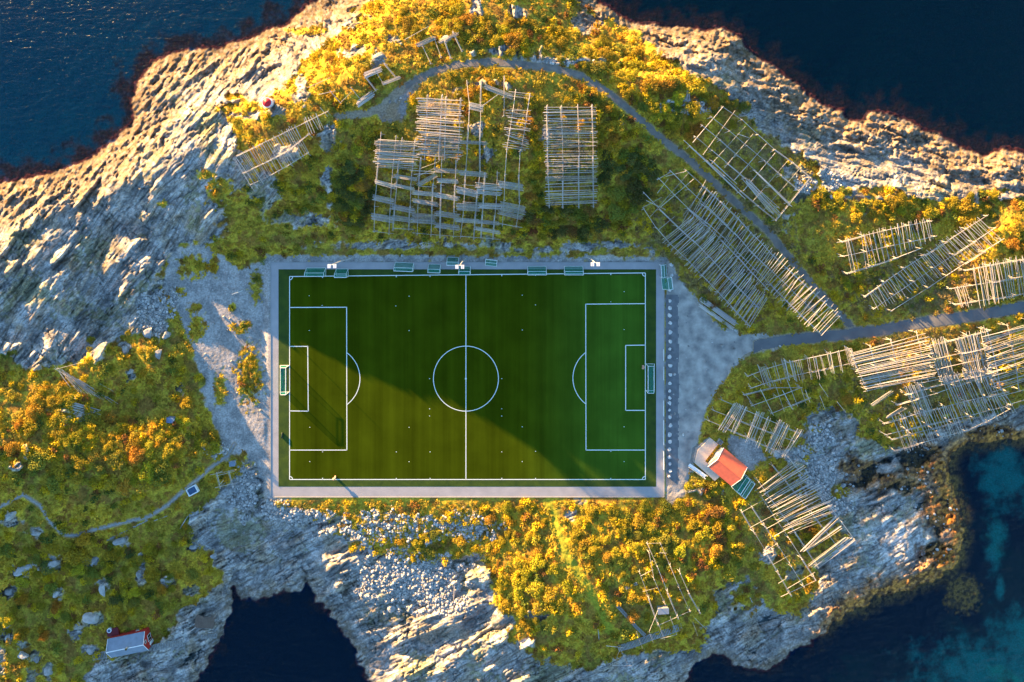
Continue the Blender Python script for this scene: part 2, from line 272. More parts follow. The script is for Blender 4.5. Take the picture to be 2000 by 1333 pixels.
# ------------------------------------------------------------------ materials
def mat(name, color, rough=.8, var=.25, scale=1.0, c2=None, bump=0.0, bscale=8.0, metal=0, trans=0, objvar=0.0, spec=.3, detail=5):
    m = bpy.data.materials.new(name); m.use_nodes = True; nt = m.node_tree; N = nt.nodes; L = nt.links
    b = N['Principled BSDF']; b.inputs['Roughness'].default_value = rough; b.inputs['Metallic'].default_value = metal
    b.inputs['Specular IOR Level'].default_value = spec
    tc = N.new('ShaderNodeTexCoord'); nz = N.new('ShaderNodeTexNoise'); nz.inputs['Scale'].default_value = scale; nz.inputs['Detail'].default_value = detail
    L.new(tc.outputs['Object'], nz.inputs['Vector'])
    mr = N.new('ShaderNodeMapRange'); mr.inputs[1].default_value = .3; mr.inputs[2].default_value = .7; L.new(nz.outputs['Fac'], mr.inputs[0])
    mx = N.new('ShaderNodeMix'); mx.data_type = 'RGBA'
    c2 = c2 or tuple(x * (1 - var) for x in color)
    mx.inputs[6].default_value = (*color, 1); mx.inputs[7].default_value = (*c2, 1); L.new(mr.outputs[0], mx.inputs[0])
    out = mx.outputs[2]
    if objvar:
        oi = N.new('ShaderNodeObjectInfo'); hs = N.new('ShaderNodeHueSaturation'); 
        m1 = N.new('ShaderNodeMapRange'); m1.inputs[3].default_value = .5 - objvar * .08; m1.inputs[4].default_value = .5 + objvar * .08
        m2 = N.new('ShaderNodeMapRange'); m2.inputs[3].default_value = 1 - objvar; m2.inputs[4].default_value = 1 + objvar * .7
        ml = N.new('ShaderNodeMath'); ml.operation = 'FRACT'; mm = N.new('ShaderNodeMath'); mm.operation = 'MULTIPLY'; mm.inputs[1].default_value = 7.3
        L.new(oi.outputs['Random'], m1.inputs[0]); L.new(oi.outputs['Random'], mm.inputs[0]); L.new(mm.outputs[0], ml.inputs[0]); L.new(ml.outputs[0], m2.inputs[0])
        L.new(m1.outputs[0], hs.inputs['Hue']); L.new(m2.outputs[0], hs.inputs['Value']); L.new(out, hs.inputs['Color']); out = hs.outputs[0]
    L.new(out, b.inputs['Base Color'])
    if bump:
        bn = N.new('ShaderNodeTexNoise'); bn.inputs['Scale'].default_value = bscale; bn.inputs['Detail'].default_value = 4; L.new(tc.outputs['Object'], bn.inputs['Vector'])
        bp = N.new('ShaderNodeBump'); bp.inputs['Distance'].default_value = bump; L.new(bn.outputs['Fac'], bp.inputs['Height']); L.new(bp.outputs[0], b.inputs['Normal'])
    if trans:
        o = N['Material Output']; t = N.new('ShaderNodeBsdfTranslucent'); L.new(out, t.inputs[0]); s = N.new('ShaderNodeMixShader'); s.inputs[0].default_value = trans
        L.new(b.outputs[0], s.inputs[1]); L.new(t.outputs[0], s.inputs[2]); L.new(s.outputs[0], o.inputs[0])
    return m
M = {}
M['wood'] = mat('weathered_wood', (.60, .54, .48), .85, .4, 1.5, objvar=.32)
M['wood_new'] = mat('pale_new_wood', (.60, .50, .36), .8, .2, 2)
M['plank'] = mat('grey_plank', (.33, .32, .30), .9, .4, 3, objvar=.2)
M['steel'] = mat('galvanised_steel', (.55, .56, .57), .45, .15, 2, metal=.3)
M['white'] = mat('white_paint', (.85, .85, .83), .5, .08, 2)
M['lamp'] = mat('lamp_housing', (.8, .8, .8), .4, .1, 2)
M['glass'] = mat('dark_glass', (.02, .025, .03), .08, .2, 2, spec=.6)
M['orange'] = mat('orange_roof', (.86, .165, .075), .8, .18, 1.2, c2=(.74, .135, .065))
M['cream'] = mat('cream_boards', (.66, .54, .42), .8, .18, 2)
M['red'] = mat('red_boards', (.42, .03, .02), .75, .25, 2.5)
M['tin'] = mat('grey_tin_roof', (.22, .27, .34), .6, .25, .7)
M['concrete'] = mat('concrete', (.38, .37, .35), .9, .25, 1.5, bump=.02)
M['stone'] = mat('grey_stone', (.46, .44, .41), .9, .5, 1.2, bump=.08, bscale=3, objvar=.25)
M['turfline'] = mat('line_paint', (.82, .86, .80), .8, .1, 3)
M['rubber'] = mat('dark_rubber', (.02, .04, .02), .7, .3, 3)
M['blue'] = mat('blue_water_tub', (.06, .12, .22), .1, .3, 2)
M['brown'] = mat('brown_tarpaulin', (.16, .11, .08), .7, .3, 2)
M['bark'] = mat('bark', (.16, .13, .10), .9, .3, 4)
LEAF = {'golden': ((.60, .43, .02), (.28, .25, .03)), 'orange': ((.58, .31, .025), (.34, .22, .03)), 'rust': ((.30, .11, .035), (.24, .15, .03)),
        'green': ((.17, .21, .03), (.30, .25, .03)), 'dark green': ((.10, .14, .03), (.17, .14, .035))}
for k, (a, b) in LEAF.items(): M['leaf ' + k] = mat('leaves_' + k.replace(' ', '_'), a, .8, 0, 3.2, c2=b, trans=.22, objvar=.3, spec=.15)

# ------------------------------------------------------------------ mesh helpers
def mesh(name, verts, faces, m=None, smooth=False):
    me = bpy.data.meshes.new(name); me.from_pydata([tuple(v) for v in verts], [], faces); me.update()
    if m: me.materials.append(m)
    if smooth: me.polygons.foreach_set('use_smooth', [True] * len(me.polygons))
    return me
def link(name, data, parent=None, loc=None, **props):
    o = bpy.data.objects.new(name, data); col.objects.link(o)
    if parent: o.parent = parent
    if loc is not None: o.location = loc
    for k, v in props.items():
        if v: o[k] = v
    return o
def thing(name, label, cat, loc=(0, 0, 0), rz=0, group=None):
    o = link(name, None, None, loc, label=label, category=cat, group=group); o.rotation_euler = (0, 0, rz); o.empty_display_size = .5; return o
class MB:
    def __init__(s): s.v = []; s.f = []; s.mi = []; s.m = 0
    def quad(s, *p):
        n = len(s.v); s.v += [Vector(q) for q in p]; s.f.append(tuple(range(n, n + len(p)))); s.mi.append(s.m)
    def box(s, c, d, rz=0, M4=None):
        c = Vector(c); n = len(s.v); q = Matrix.Rotation(rz, 3, 'Z') if M4 is None else M4
        for x in (-.5, .5):
            for y in (-.5, .5):
                for z in (-.5, .5): s.v.append(c + q @ Vector((x * d[0], y * d[1], z * d[2])))
        for f in ((0, 1, 3, 2), (4, 6, 7, 5), (0, 4, 5, 1), (2, 3, 7, 6), (0, 2, 6, 4), (1, 5, 7, 3)): s.f.append(tuple(n + k for k in f)); s.mi.append(s.m)
    def tube(s, a, b, r0, r1=None, n=6):
        a = Vector(a); b = Vector(b); r1 = r0 if r1 is None else r1; d = (b - a).normalized(); x = d.orthogonal().normalized(); y = d.cross(x); k0 = len(s.v)
        for p, r in ((a, r0), (b, r1)):
            for k in range(n):
                t = 6.28318 * k / n; s.v.append(p + (x * math.cos(t) + y * math.sin(t)) * r)
        for k in range(n): s.f.append((k0 + k, k0 + (k + 1) % n, k0 + n + (k + 1) % n, k0 + n + k)); s.mi.append(s.m)
        s.f.append(tuple(k0 + n - 1 - k for k in range(n))); s.f.append(tuple(k0 + n + k for k in range(n))); s.mi += [s.m, s.m]
    def build(s, name, mats, parent=None, loc=None, smooth=False, **props):
        mats = mats if isinstance(mats, list) else [mats]
        me = mesh(name, s.v, s.f, None, smooth)
        for m in mats: me.materials.append(m)
        if len(mats) > 1: me.polygons.foreach_set('material_index', s.mi)
        return link(name, me, parent, loc, **props)

# ------------------------------------------------------------------ ground sheet
nU, nV = len(us), len(vs)
F = (HC - Z) / HC
co = np.empty((nV, nU, 3), np.float32)
co[..., 0] = (U - 1000) * K * F; co[..., 1] = CY + ((666.5 - V) * K - CY) * F; co[..., 2] = Z
idx = np.arange(nU * nV).reshape(nV, nU)
def sheet(name, mask, dz, m, cols=None, **props):
    """mesh made of the grid cells under mask, dz above the ground"""
    cell = mask[:-1, :-1] & mask[1:, :-1] & mask[:-1, 1:] & mask[1:, 1:]
    q = np.stack([idx[1:, :-1][cell], idx[1:, 1:][cell], idx[:-1, 1:][cell], idx[:-1, :-1][cell]], 1)
    used = np.unique(q); rem = np.full(nU * nV, -1, np.int64); rem[used] = np.arange(len(used)); q = rem[q]
    c = co.reshape(-1, 3)[used].copy(); c[:, 2] += dz
    me = bpy.data.meshes.new(name); me.vertices.add(len(used)); me.vertices.foreach_set('co', c.ravel())
    me.loops.add(q.size); me.loops.foreach_set('vertex_index', q.ravel().astype(np.int32))
    me.polygons.add(len(q)); me.polygons.foreach_set('loop_start', np.arange(0, q.size, 4, dtype=np.int32)); me.polygons.foreach_set('loop_total', np.full(len(q), 4, np.int32))
    me.update(); me.validate()
    me.polygons.foreach_set('use_smooth', np.ones(len(me.polygons), bool))
    if cols is not None:
        at_ = me.color_attributes.new('tint', 'FLOAT_COLOR', 'POINT')
        cc = np.ones((len(used), 4), np.float32); cc[:, :3] = cols.reshape(-1, 3)[used]; at_.data.foreach_set('color', cc.ravel())
    me.materials.append(m); return link(name, me, None, None, **props)
def c3(*c): return np.array(c, np.float32)
def mix(a, b, t): return a * (1 - t[..., None]) + b * t[..., None]
n1 = fbm(U / 30, V / 30, 4, 201); n2 = fbm(U / 8, V / 8, 3, 203); n3 = fbm(U / 90, V / 90, 3, 205); n4 = fbm(U / 3.5, V / 3.5, 2, 207)
one = np.ones(U.shape + (3,), np.float32)
C_rock = mix(one * c3(.45, .42, .385), one * c3(.26, .245, .225), sst(-.3, .5, n1 + .4 * n2))
C_rock = mix(C_rock, one * c3(.30, .24, .17), sst(.1, .6, S2 + .3 * n2) * .45)
pale = np.maximum(sst(0, .6, 1 - np.hypot((U - 600) / 130, (V - 90) / 90)), sst(0, .6, 1 - np.hypot((U - 1730) / 120, (V - 1050) / 90)))
C_rock = mix(C_rock, one * c3(.74, .70, .65), pale * sst(-.4, .3, n2 + .2) * .5)
stain = fbm(U / 45, V / 45, 4, 171); C_rock = mix(C_rock, one * c3(.33, .25, .16), sst(.1, .55, stain) * .6); C_rock = mix(C_rock, one * c3(.16, .155, .15), sst(.15, .6, -stain + .2 * n2) * .6)
northsea = sst(900, 700, V)
och = sst(120, 20, dco + 24 * n1) * northsea
C_rock = mix(C_rock, one * c3(.21, .135, .075), och * (.55 + .45 * sst(-.3, .4, n2 + .5 * S2)))
lowt = sst(26, 6, dco + 8 * n1)
C_rock = mix(C_rock, one * c3(.17, .12, .07), lowt * (.35 + .35 * sst(-.2, .3, n2)))
C_rock = mix(C_rock, one * c3(.24, .22, .06), sst(.25, .5, n3 + .5 * n2) * (1 - och) * .45 * sst(30, 60, dco))
C_rock = C_rock * (1 + .22 * n4[..., None]) * (.72 + .3 * sl1[..., None] + .26 * sl2[..., None])
C_rock = mix(C_rock, one * c3(.13, .10, .075), sst(.30, .62, np.abs(S2)) * .55)
C_rock = mix(C_rock, C_rock * .55, (1 - crack) * .7)  # shade in the cracks painted into the rock colour
gold = sst(-.85, .25, n3 + .6 * n1 + .3 * n2)
greenb = 0
for (a, b, ra, rb) in [(850,160,60,30),(770,255,60,24),(1090,165,60,24),(1240,400,80,90),(1590,440,40,70),(1130,380,120,90),(290,790,120,40),(1460,700,120,40),(1500,820,100,60),(1400,860,60,30),(1760,650,180,24),(680,380,60,90),(230,970,90,24),(330,1020,120,90),(300,1200,110,80),(160,1280,120,60),(60,1230,80,90),(1640,680,60,20),(1480,640,120,24),(1150,1100,14,90),(500,440,110,60),(640,240,60,16),(1450,280,80,50),(1850,600,100,16),(1150,1180,16,50),(1400,480,200,60),(900,490,400,14),(90,970,40,30)]:
    greenb = np.maximum(greenb, sst(-.05, .5, 1 - np.hypot((U - a) / ra, (V - b) / rb) + .3 * n1))
gold = np.clip(gold * (1 - .55 * greenb) + .22, 0, 1)
C_veg = mix(one * c3(.185, .165, .032), one * c3(.52, .37, .035), gold)
C_veg = mix(C_veg, one * c3(.46, .22, .022), sst(.3, .65, n2 + .3 * n3) * .5 * (1 - greenb * .5))
C_veg = mix(C_veg, one * c3(.22, .09, .03), sst(.05, .5, -n1 + .5 * n2) * .6)
C_veg = C_veg * (1 + .35 * n4[..., None]) * .98
C_veg = mix(C_veg, one * c3(.30, .30, .03), sst(12, 5, rd['foot3'] + 3 * n1) * .9)
rackg = 0
for (a, b, ra, rb) in [(860,250,60,70),(870,390,150,90),(1010,240,40,70),(1115,305,60,105),(1400,480,180,150),(1480,320,110,110),(1790,550,170,90),(1830,740,190,120),(1570,1010,110,110)]:
    rackg = np.maximum(rackg, sst(0, .4, 1 - np.hypot((U - a) / ra, (V - b) / rb) + .4 * n2))
C_veg = mix(C_veg, one * c3(.20, .145, .075) * (1 + .4 * n4[..., None]), rackg * sst(-.35, .25, n1 + .5 * n2) * .75)
brn = sst(420, 340, V)
C_grav = mix(mix(one * c3(.40, .365, .33), one * c3(.30, .215, .13), brn), one * c3(.26, .24, .22), sst(-.4, .4, n1 + .3 * n2)) * (1 + .2 * n4[..., None])
C_scr = (one * c3(.42, .39, .36)) * (.55 + .7 * wids[..., None])
C = mix(C_veg, C_rock, rock); C = mix(C, C_grav, grav); C = mix(C, C_scr, scr * .85)
C = mix(C, one * c3(.32, .25, .17) * (1 + .15 * n2[..., None]), road)
# sea bed: weed close to the shore, pale sand further out in the east, dark depth beyond
weed = mix(one * c3(.052, .019, .022), one * c3(.022, .014, .022), sst(-.2, .4, n2 + .5 * n1)) * (1 + .6 * n4[..., None])
west_ = sst(900, 500, U) * sst(900, 700, V)
deep = mix(one * c3(.001, .010, .030), one * c3(.002, .045, .120), west_)  # brighter western blue is sky reflection painted into the bed colour
ww = np.where(V > 1000, 14, 46)
sea_c = mix(deep, weed, sst(-ww, -ww * .2, dco + 26 * n1 + 9 * n2 + 10 * n3))
sand = 0
for (a, b, ra, rb) in [(1965,930,62,70),(1945,1060,24,60),(1955,1150,10,34),(1920,1310,140,70),(1990,1260,60,80)]:
    sand = np.maximum(sand, sst(-.25, .8, 1 - np.hypot((U - a) / ra, (V - b) / rb) + .5 * n1 + .15 * n2))
sea_c = mix(sea_c, one * c3(.006, .30, .27), sand * sst(-4, -30, dco) * .8)
kelp = mix(one * c3(.55, .24, .05), one * c3(.14, .07, .03), sst(-.25, .35, n2 + .5 * n1)) * (1 + .6 * n4[..., None])
shl = np.maximum(reef, sst(18, 0, np.hypot((U - 1860) / 1.0, (V - 1020) / 3.2) - 26 + 10 * n1))
sea_c = mix(sea_c, kelp, np.maximum(reef, shl * sst(-26, -4, dco)))
C = mix(C, sea_c, sst(2, -2, dco))
C = mix(C, kelp * c3(.6, .62, .75), tid * .9); C = mix(C, kelp * c3(.85, .8, .75), sst(56, 10, dco + 14 * n1) * (1 - sst(4, 0, dco)) * sst(1560, 1660, U) * (V > 900) * .85); C = mix(C, kelp, sst(20, 5, dco) * sst(-34, -4, dco) * sst(1590, 1640, U) * (V > 840) * .7)
C = np.clip(C, .001, .95)

gm = bpy.data.materials.new('ground'); gm.use_nodes = True; N = gm.node_tree.nodes; L = gm.node_tree.links
b = N['Principled BSDF']; b.inputs['Roughness'].default_value = 1; b.inputs['Specular IOR Level'].default_value = 0
va = N.new('ShaderNodeAttribute'); va.attribute_name = 'tint'; tc = N.new('ShaderNodeTexCoord')
nz = N.new('ShaderNodeTexNoise'); nz.inputs['Scale'].default_value = 2.2; nz.inputs['Detail'].default_value = 6; L.new(tc.outputs['Object'], nz.inputs['Vector'])
mr = N.new('ShaderNodeMapRange'); mr.inputs[1].default_value = .3; mr.inputs[2].default_value = .7; mr.inputs[3].default_value = .7; mr.inputs[4].default_value = 1.3; L.new(nz.outputs['Fac'], mr.inputs[0])
vm = N.new('ShaderNodeVectorMath'); vm.operation = 'SCALE'; L.new(va.outputs['Color'], vm.inputs[0]); L.new(mr.outputs[0], vm.inputs['Scale']); L.new(vm.outputs[0], b.inputs['Base Color'])
bn = N.new('ShaderNodeTexNoise'); bn.inputs['Scale'].default_value = 3.5; bn.inputs['Detail'].default_value = 5; L.new(tc.outputs['Object'], bn.inputs['Vector'])
bp = N.new('ShaderNodeBump'); bp.inputs['Distance'].default_value = .12; bp.inputs['Strength'].default_value = .6; L.new(bn.outputs['Fac'], bp.inputs['Height']); L.new(bp.outputs[0], b.inputs['Normal'])
sheet('ground', np.ones(U.shape, bool), 0, gm, C, kind='structure')

# ------------------------------------------------------------------ roads, paths, lot
asph = mat('old_asphalt', (.17, .17, .175), .85, .3, .5, bump=.02)
gravm = mat('gravel_surface', (.24, .205, .17), .95, .4, .5, c2=(.13, .115, .10), bump=.05, bscale=5)
lotm = mat('grey_gravel_lot', (.50, .445, .38), .95, .4, .35, c2=(.20, .185, .17), bump=.10, bscale=3, detail=12)
roadm = mat('road_surface', (.115, .115, .12), .9, .3, .25, c2=(.17, .165, .16), bump=.03)
pathm = mat('stone_path', (.36, .34, .32), .95, .35, 1.2, bump=.08, bscale=4)
sheet('road', (rd['main'] + edge < 11.5) & (U > 1470), .05, roadm, kind='structure')
tk = mat('worn_wheel_track', (.19, .185, .18), .95, .4, .6, c2=(.12, .12, .12))
sheet('wheel_tracks', (((rd['main'] > 2.2) & (rd['main'] < 4.2)) | ((rd['main'] > 7) & (rd['main'] < 8.6))) & (U > 1480) & (n4 + .6 * n2 > -.35), .056, tk, kind='structure')
sheet('gravel_track', (rd['track'] + edge < 7.4) & (rd['main'] > 12) & (U > 790), .05, gravm, kind='structure')
sheet('parking_lot', (up(sdf(GRAV[1], CU, CV)) + edge * 2 > 2) & (U > 1299) & ~((rd['main'] + edge < 11.5) & (U > 1470)), .04, lotm, kind='structure')
vg = mat('dark_verge_gravel', (.20, .20, .20), .9, .4, .6, c2=(.12, .12, .125), bump=.06, bscale=4, detail=10)  # strip of gravel in a darker tone than the lot
sheet('gravel_verge', (U > 1299) & (U + 2 * edge < 1326) & (V > 575) & (V < 950), .055, vg, kind='structure')
sheet('footpath', (rd['foot'] + .8 * edge < 3.2) | (rd['foot2'] + .8 * edge < 2.4), .05, pathm, kind='structure')

# ------------------------------------------------------------------ sea
wm = bpy.data.materials.new('sea_water'); wm.use_nodes = True; N = wm.node_tree.nodes; L = wm.node_tree.links; b = N['Principled BSDF']
b.inputs['Base Color'].default_value = (.0004, .012, .022, 1); b.inputs['Roughness'].default_value = .18; b.inputs['IOR'].default_value = 1.33; b.inputs['Specular IOR Level'].default_value = .25
tc = N.new('ShaderNodeTexCoord'); mp = N.new('ShaderNodeMapping'); mp.inputs['Rotation'].default_value = (0, 0, .5); mp.inputs['Scale'].default_value = (.35, .9, 1)
n_ = N.new('ShaderNodeTexNoise'); n_.inputs['Scale'].default_value = 1.0; n_.inputs['Detail'].default_value = 6; n_.inputs['Roughness'].default_value = .6
L.new(tc.outputs['Object'], mp.inputs[0]); L.new(mp.outputs[0], n_.inputs['Vector'])
bp = N.new('ShaderNodeBump'); bp.inputs['Distance'].default_value = .42; bp.inputs['Strength'].default_value = .9; L.new(n_.outputs['Fac'], bp.inputs['Height']); L.new(bp.outputs[0], b.inputs['Normal'])
tr = N.new('ShaderNodeBsdfTransparent'); tr.inputs[0].default_value = (.80, .95, 1, 1)
ms = N.new('ShaderNodeMixShader'); ms.inputs[0].default_value = .42; L.new(tr.outputs[0], ms.inputs[1]); L.new(b.outputs[0], ms.inputs[2]); L.new(ms.outputs[0], N['Material Output'].inputs[0])
q = MB(); q.quad((-3000, -3000, SEA), (3000, -3000, SEA), (3000, 3000, SEA), (-3000, 3000, SEA)); q.build('sea', wm, kind='structure')
bm_ = mat('deep_sea_bed', (.003, .02, .05), .9, .3, .02)
q = MB(); q.quad((-3000, -3000, -15), (3000, -3000, -15), (3000, 3000, -15), (-3000, 3000, -15)); q.build('sea_bed', bm_, kind='structure')

# ------------------------------------------------------------------ pitch
def rect(u0, v0, u1, v1, z): return [W(u0, v1, z), W(u1, v1, z), W(u1, v0, z), W(u0, v0, z)]
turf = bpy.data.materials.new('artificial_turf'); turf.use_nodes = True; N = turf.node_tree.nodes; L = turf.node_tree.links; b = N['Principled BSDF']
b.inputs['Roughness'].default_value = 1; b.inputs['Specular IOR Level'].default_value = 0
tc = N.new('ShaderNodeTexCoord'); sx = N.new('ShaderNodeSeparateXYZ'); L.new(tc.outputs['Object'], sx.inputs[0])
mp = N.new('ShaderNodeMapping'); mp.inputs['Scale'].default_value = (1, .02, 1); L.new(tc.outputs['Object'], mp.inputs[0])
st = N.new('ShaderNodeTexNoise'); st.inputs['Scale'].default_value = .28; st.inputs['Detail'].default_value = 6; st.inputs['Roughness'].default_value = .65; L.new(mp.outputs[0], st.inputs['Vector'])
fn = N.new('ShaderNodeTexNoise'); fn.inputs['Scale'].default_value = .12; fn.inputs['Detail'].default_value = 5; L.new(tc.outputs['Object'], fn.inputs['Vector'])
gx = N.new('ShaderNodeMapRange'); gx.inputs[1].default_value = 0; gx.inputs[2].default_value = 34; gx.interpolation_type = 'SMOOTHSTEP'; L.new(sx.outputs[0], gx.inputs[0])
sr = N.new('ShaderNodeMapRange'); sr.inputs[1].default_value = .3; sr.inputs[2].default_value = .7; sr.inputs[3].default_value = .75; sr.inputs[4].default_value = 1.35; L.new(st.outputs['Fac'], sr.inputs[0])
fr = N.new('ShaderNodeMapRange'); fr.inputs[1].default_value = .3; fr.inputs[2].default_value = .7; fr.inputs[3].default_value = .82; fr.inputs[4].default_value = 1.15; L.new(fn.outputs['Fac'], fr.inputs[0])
mxx = N.new('ShaderNodeMix'); mxx.data_type = 'RGBA'; mxx.inputs[6].default_value = (.040, .057, .002, 1); mxx.inputs[7].default_value = (.046, .105, .010, 1); L.new(gx.outputs[0], mxx.inputs[0])  # view-dependent sheen painted in: turf turns lighter green towards the east end
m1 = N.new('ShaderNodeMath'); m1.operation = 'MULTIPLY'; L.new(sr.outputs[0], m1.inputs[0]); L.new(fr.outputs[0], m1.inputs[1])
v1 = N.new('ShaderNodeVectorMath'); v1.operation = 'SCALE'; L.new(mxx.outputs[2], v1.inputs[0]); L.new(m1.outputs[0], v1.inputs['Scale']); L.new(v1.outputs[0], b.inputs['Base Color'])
def frame_sheet(name, o, i, z, m):
    q = MB(); O = rect(*o, z); I = rect(*i, z)
    for k in range(4): q.quad(O[k], O[(k + 1) % 4], I[(k + 1) % 4], I[k])
    return q.build(name, m, kind='structure')
pavm = mat('pale_asphalt_path', (.40, .37, .36), .9, .2, .35, c2=(.33, .31, .305), bump=.02)
frame_sheet('pavement', (529, 513, 1297, 971), (544, 526.5, 1281.5, 951), -.02, pavm)
q = MB()
for (a, b_, c_, d) in ((529,513,1297,512.2),(529,971,1297,971.8),(528.2,513,529,971),(1297,513,1297.8,971)):
    p0 = W(a, b_, 0); p1 = W(c_, d, 0); q.box(((p0.x + p1.x) / 2, (p0.y + p1.y) / 2, -.0), (abs(p1.x - p0.x), abs(p1.y - p0.y), .14))
q.build('kerb', M['concrete'], kind='structure')
marg = mat('turf_margin', (.022, .050, .005), .9, .4, .4, c2=(.05, .085, .006), bump=.05)
frame_sheet('turf_margin', (544, 526.5, 1281.5, 951), (563, 538, 1263, 939), .0, marg)
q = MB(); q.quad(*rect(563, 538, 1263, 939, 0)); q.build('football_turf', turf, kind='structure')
q = MB(); LW = .75
def ln(u0, v0, u1, v1, w=LW):
    a = W(u0, v0, .006); b = W(u1, v1, .006); d = (b - a).normalized(); nrm = Vector((-d.y, d.x, 0)) * w * K
    q.quad(a - nrm, b - nrm, b + nrm, a + nrm)
X0, X1, Y0, Y1 = 565.5, 1260.5, 535, 937
ln(X0, 540.5, X1, 533.5); ln(X0, Y1, X1, Y1); ln(X0, 540, X0, Y1); ln(X1, 533.5, X1, Y1); ln(910, 537, 910, Y1)
ln(X0, 601, 677, 600.5); ln(677, 600, 677.5, 880); ln(X0, 879.5, 678, 879.5)
ln(X0, 677, 601, 677); ln(601, 676, 602, 804); ln(X0, 803, 602, 803.5)
ln(X1, 593.5, 1144, 594.5); ln(1144, 594, 1144.5, 880); ln(1144, 879.5, X1, 879.5)
ln(X1, 674.5, 1222, 675); ln(1222, 674.5, 1222, 802); ln(1222, 802, X1, 802)
def arc(cx, cy, r, a0, a1, n=48):
    pp = [(cx + r * math.cos(a0 + (a1 - a0) * k / n), cy + r * math.sin(a0 + (a1 - a0) * k / n)) for k in range(n + 1)]
    w = LW * .9
    for k in range(n):
        A_ = []
        for (x, y) in (pp[k], pp[k + 1]):
            dx, dy = (x - cx) / r, (y - cy) / r; A_.append((W(x - dx * w, y - dy * w, .007), W(x + dx * w, y + dy * w, .007)))
        q.quad(A_[0][0], A_[1][0], A_[1][1], A_[0][1])
arc(910, 740, 63.5, 0, 6.2832, 96); arc(640, 740, 63, -.94, .94); arc(1182, 739, 63, math.pi - .94, math.pi + .94)
arc(X0, 541, 6, 0, 1.57, 8); arc(X1, 534, 6, 1.57, 3.14, 8); arc(X0, Y1, 6, -1.57, 0, 8); arc(X1, Y1, 6, 3.14, 4.71, 8)
arc(910, 740, 1.2, 0, 6.2832, 8)
for x, y in [(604,578),(629,597),(799,579),(773,598),(604,646),(799,646),(1020,577),(1046,596),(1219,570),(1193,590),(1020,645),(1219,644),(839,740),(980,740),(839,813),(980,813),(605,835),(799,835),(1020,834),(1219,834),(630,883),(774,883),(840,883),(980,883),(1046,882),(1193,882),(605,902),(799,902),(1020,902),(1219,902),(839,799),(980,799)]:
    ln(x - .8, y, x + .8, y, .6)
for x in (630, 774, 840, 980, 1046, 1193): ln(x, Y1 - 3, x, Y1); ln(x, 541 - (x - 565) * .01, x, 544 - (x - 565) * .01)
q.build('pitch_markings', M['turfline'], kind='structure')
# ------------------------------------------------------------------ houses
def box_wall(q, x0, y0, x1, y1, z0, z1): q.box(((x0 + x1) / 2, (y0 + y1) / 2, (z0 + z1) / 2), (x1 - x0, y1 - y0, z1 - z0))
def gable(q, L, Wd, z0, ze, zr):        # solid body with gables, ridge along x
    a, b = L / 2, Wd / 2
    for s in (-1, 1):
        p = [(s * a, -b, z0), (s * a, b, z0), (s * a, b, ze), (s * a, 0, zr), (s * a, -b, ze)]; q.quad(*(p if s > 0 else p[::-1]))
        r = [(-a, s * b, z0), (a, s * b, z0), (a, s * b, ze), (-a, s * b, ze)]; q.quad(*(r if s < 0 else r[::-1]))
def roof(q, L, Wd, ze, zr, ov, th=.12):
    a = L / 2 + ov; b = Wd / 2 + ov; k = (zr - ze) / (Wd / 2); zo = ze - ov * k
    for s in (-1, 1):
        P_ = [(-a, 0, zr + th), (a, 0, zr + th), (a, s * b, zo + th), (-a, s * b, zo + th)]; Q_ = [(x, y, z - th) for x, y, z in P_]
        if s > 0: P_, Q_ = P_[::-1], Q_[::-1]
        q.quad(*P_[::-1]); q.quad(*Q_)
        for i in range(4): q.quad(P_[i], P_[(i + 1) % 4], Q_[(i + 1) % 4], Q_[i])
def window(parent, x, y, z, w, h, ax, out):      # ax: 'x' = wall facing along x
    q = MB(); t = .09
    for (dy, dz, a_, b_) in ((0, h / 2, w + t, t), (0, -h / 2, w + t, t), (w / 2, 0, t, h), (-w / 2, 0, t, h), (0, 0, t * .6, h)):
        q.box((x, y + dy, z + dz) if ax == 'x' else (x + dy, y, z + dz), (.07, a_, b_) if ax == 'x' else (a_, .07, b_))
    f = q.build('window', M['white'], parent)
    q = MB(); q.box((x, y, z), (.03, w - .05, h - .05) if ax == 'x' else (w - .05, .03, h - .05)); q.build('pane', M['glass'], f)

p = at(261, 1247); t = thing('boathouse', 'red wooden boathouse with a grey tin roof on the rocks by the southern bay', 'house', (p.x, p.y, p.z - .6), math.radians(11.6))
q = MB(); gable(q, 10.3, 5.2, -3, 3.0, 4.5); q.build('wall', M['red'], t)
q = MB(); roof(q, 10.3, 5.2, 3.0, 4.5, .12)
rf = q.build('roof', M['tin'], t)
q = MB(); q.box((.9, .2, 4.9), (.42, .42, .8)); q.m = 1; q.box((.9, .2, 5.34), (.55, .55, .1)); q.build('chimney', [M['concrete'], M['rubber']], rf)
q = MB(); q.box((0, 0, 4.64), (10.5, .22, .06)); q.build('ridge_cap', M['white'], rf)
for s in (-1, 1):
    for e in (-1, 1): q = MB(); q.tube((e * 5.3, 0, 4.62), (e * 5.3, s * 2.72, 3.05), .07, n=4); q.build('barge_board', M['white'], rf)
window(t, 5.2, 0, 1.6, 1.7, 1.3, 'x', 1); window(t, 5.2, 0, 3.4, .8, .6, 'x', 1); window(t, -2.5, -2.65, 1.4, 1.0, .9, 'y', -1); window(t, 2.5, 2.65, 1.4, 1.0, .9, 'y', 1)
q = MB(); box_wall(q, -5.9, 2.75, -2.9, 4.6, -3, 1.9); q.build('annex', M['red'], t)
q = MB(); q.box((-4.4, 3.7, 2.0), (3.3, 2.1, .12)); q.build('annex_roof', mat('dark_red_felt', (.17, .02, .03), .8, .3, 2), t)
q = MB(); box_wall(q, -2.4, -3.3, 4.0, -2.62, -3, 1.3); q.build('lean_to', M['red'], t)
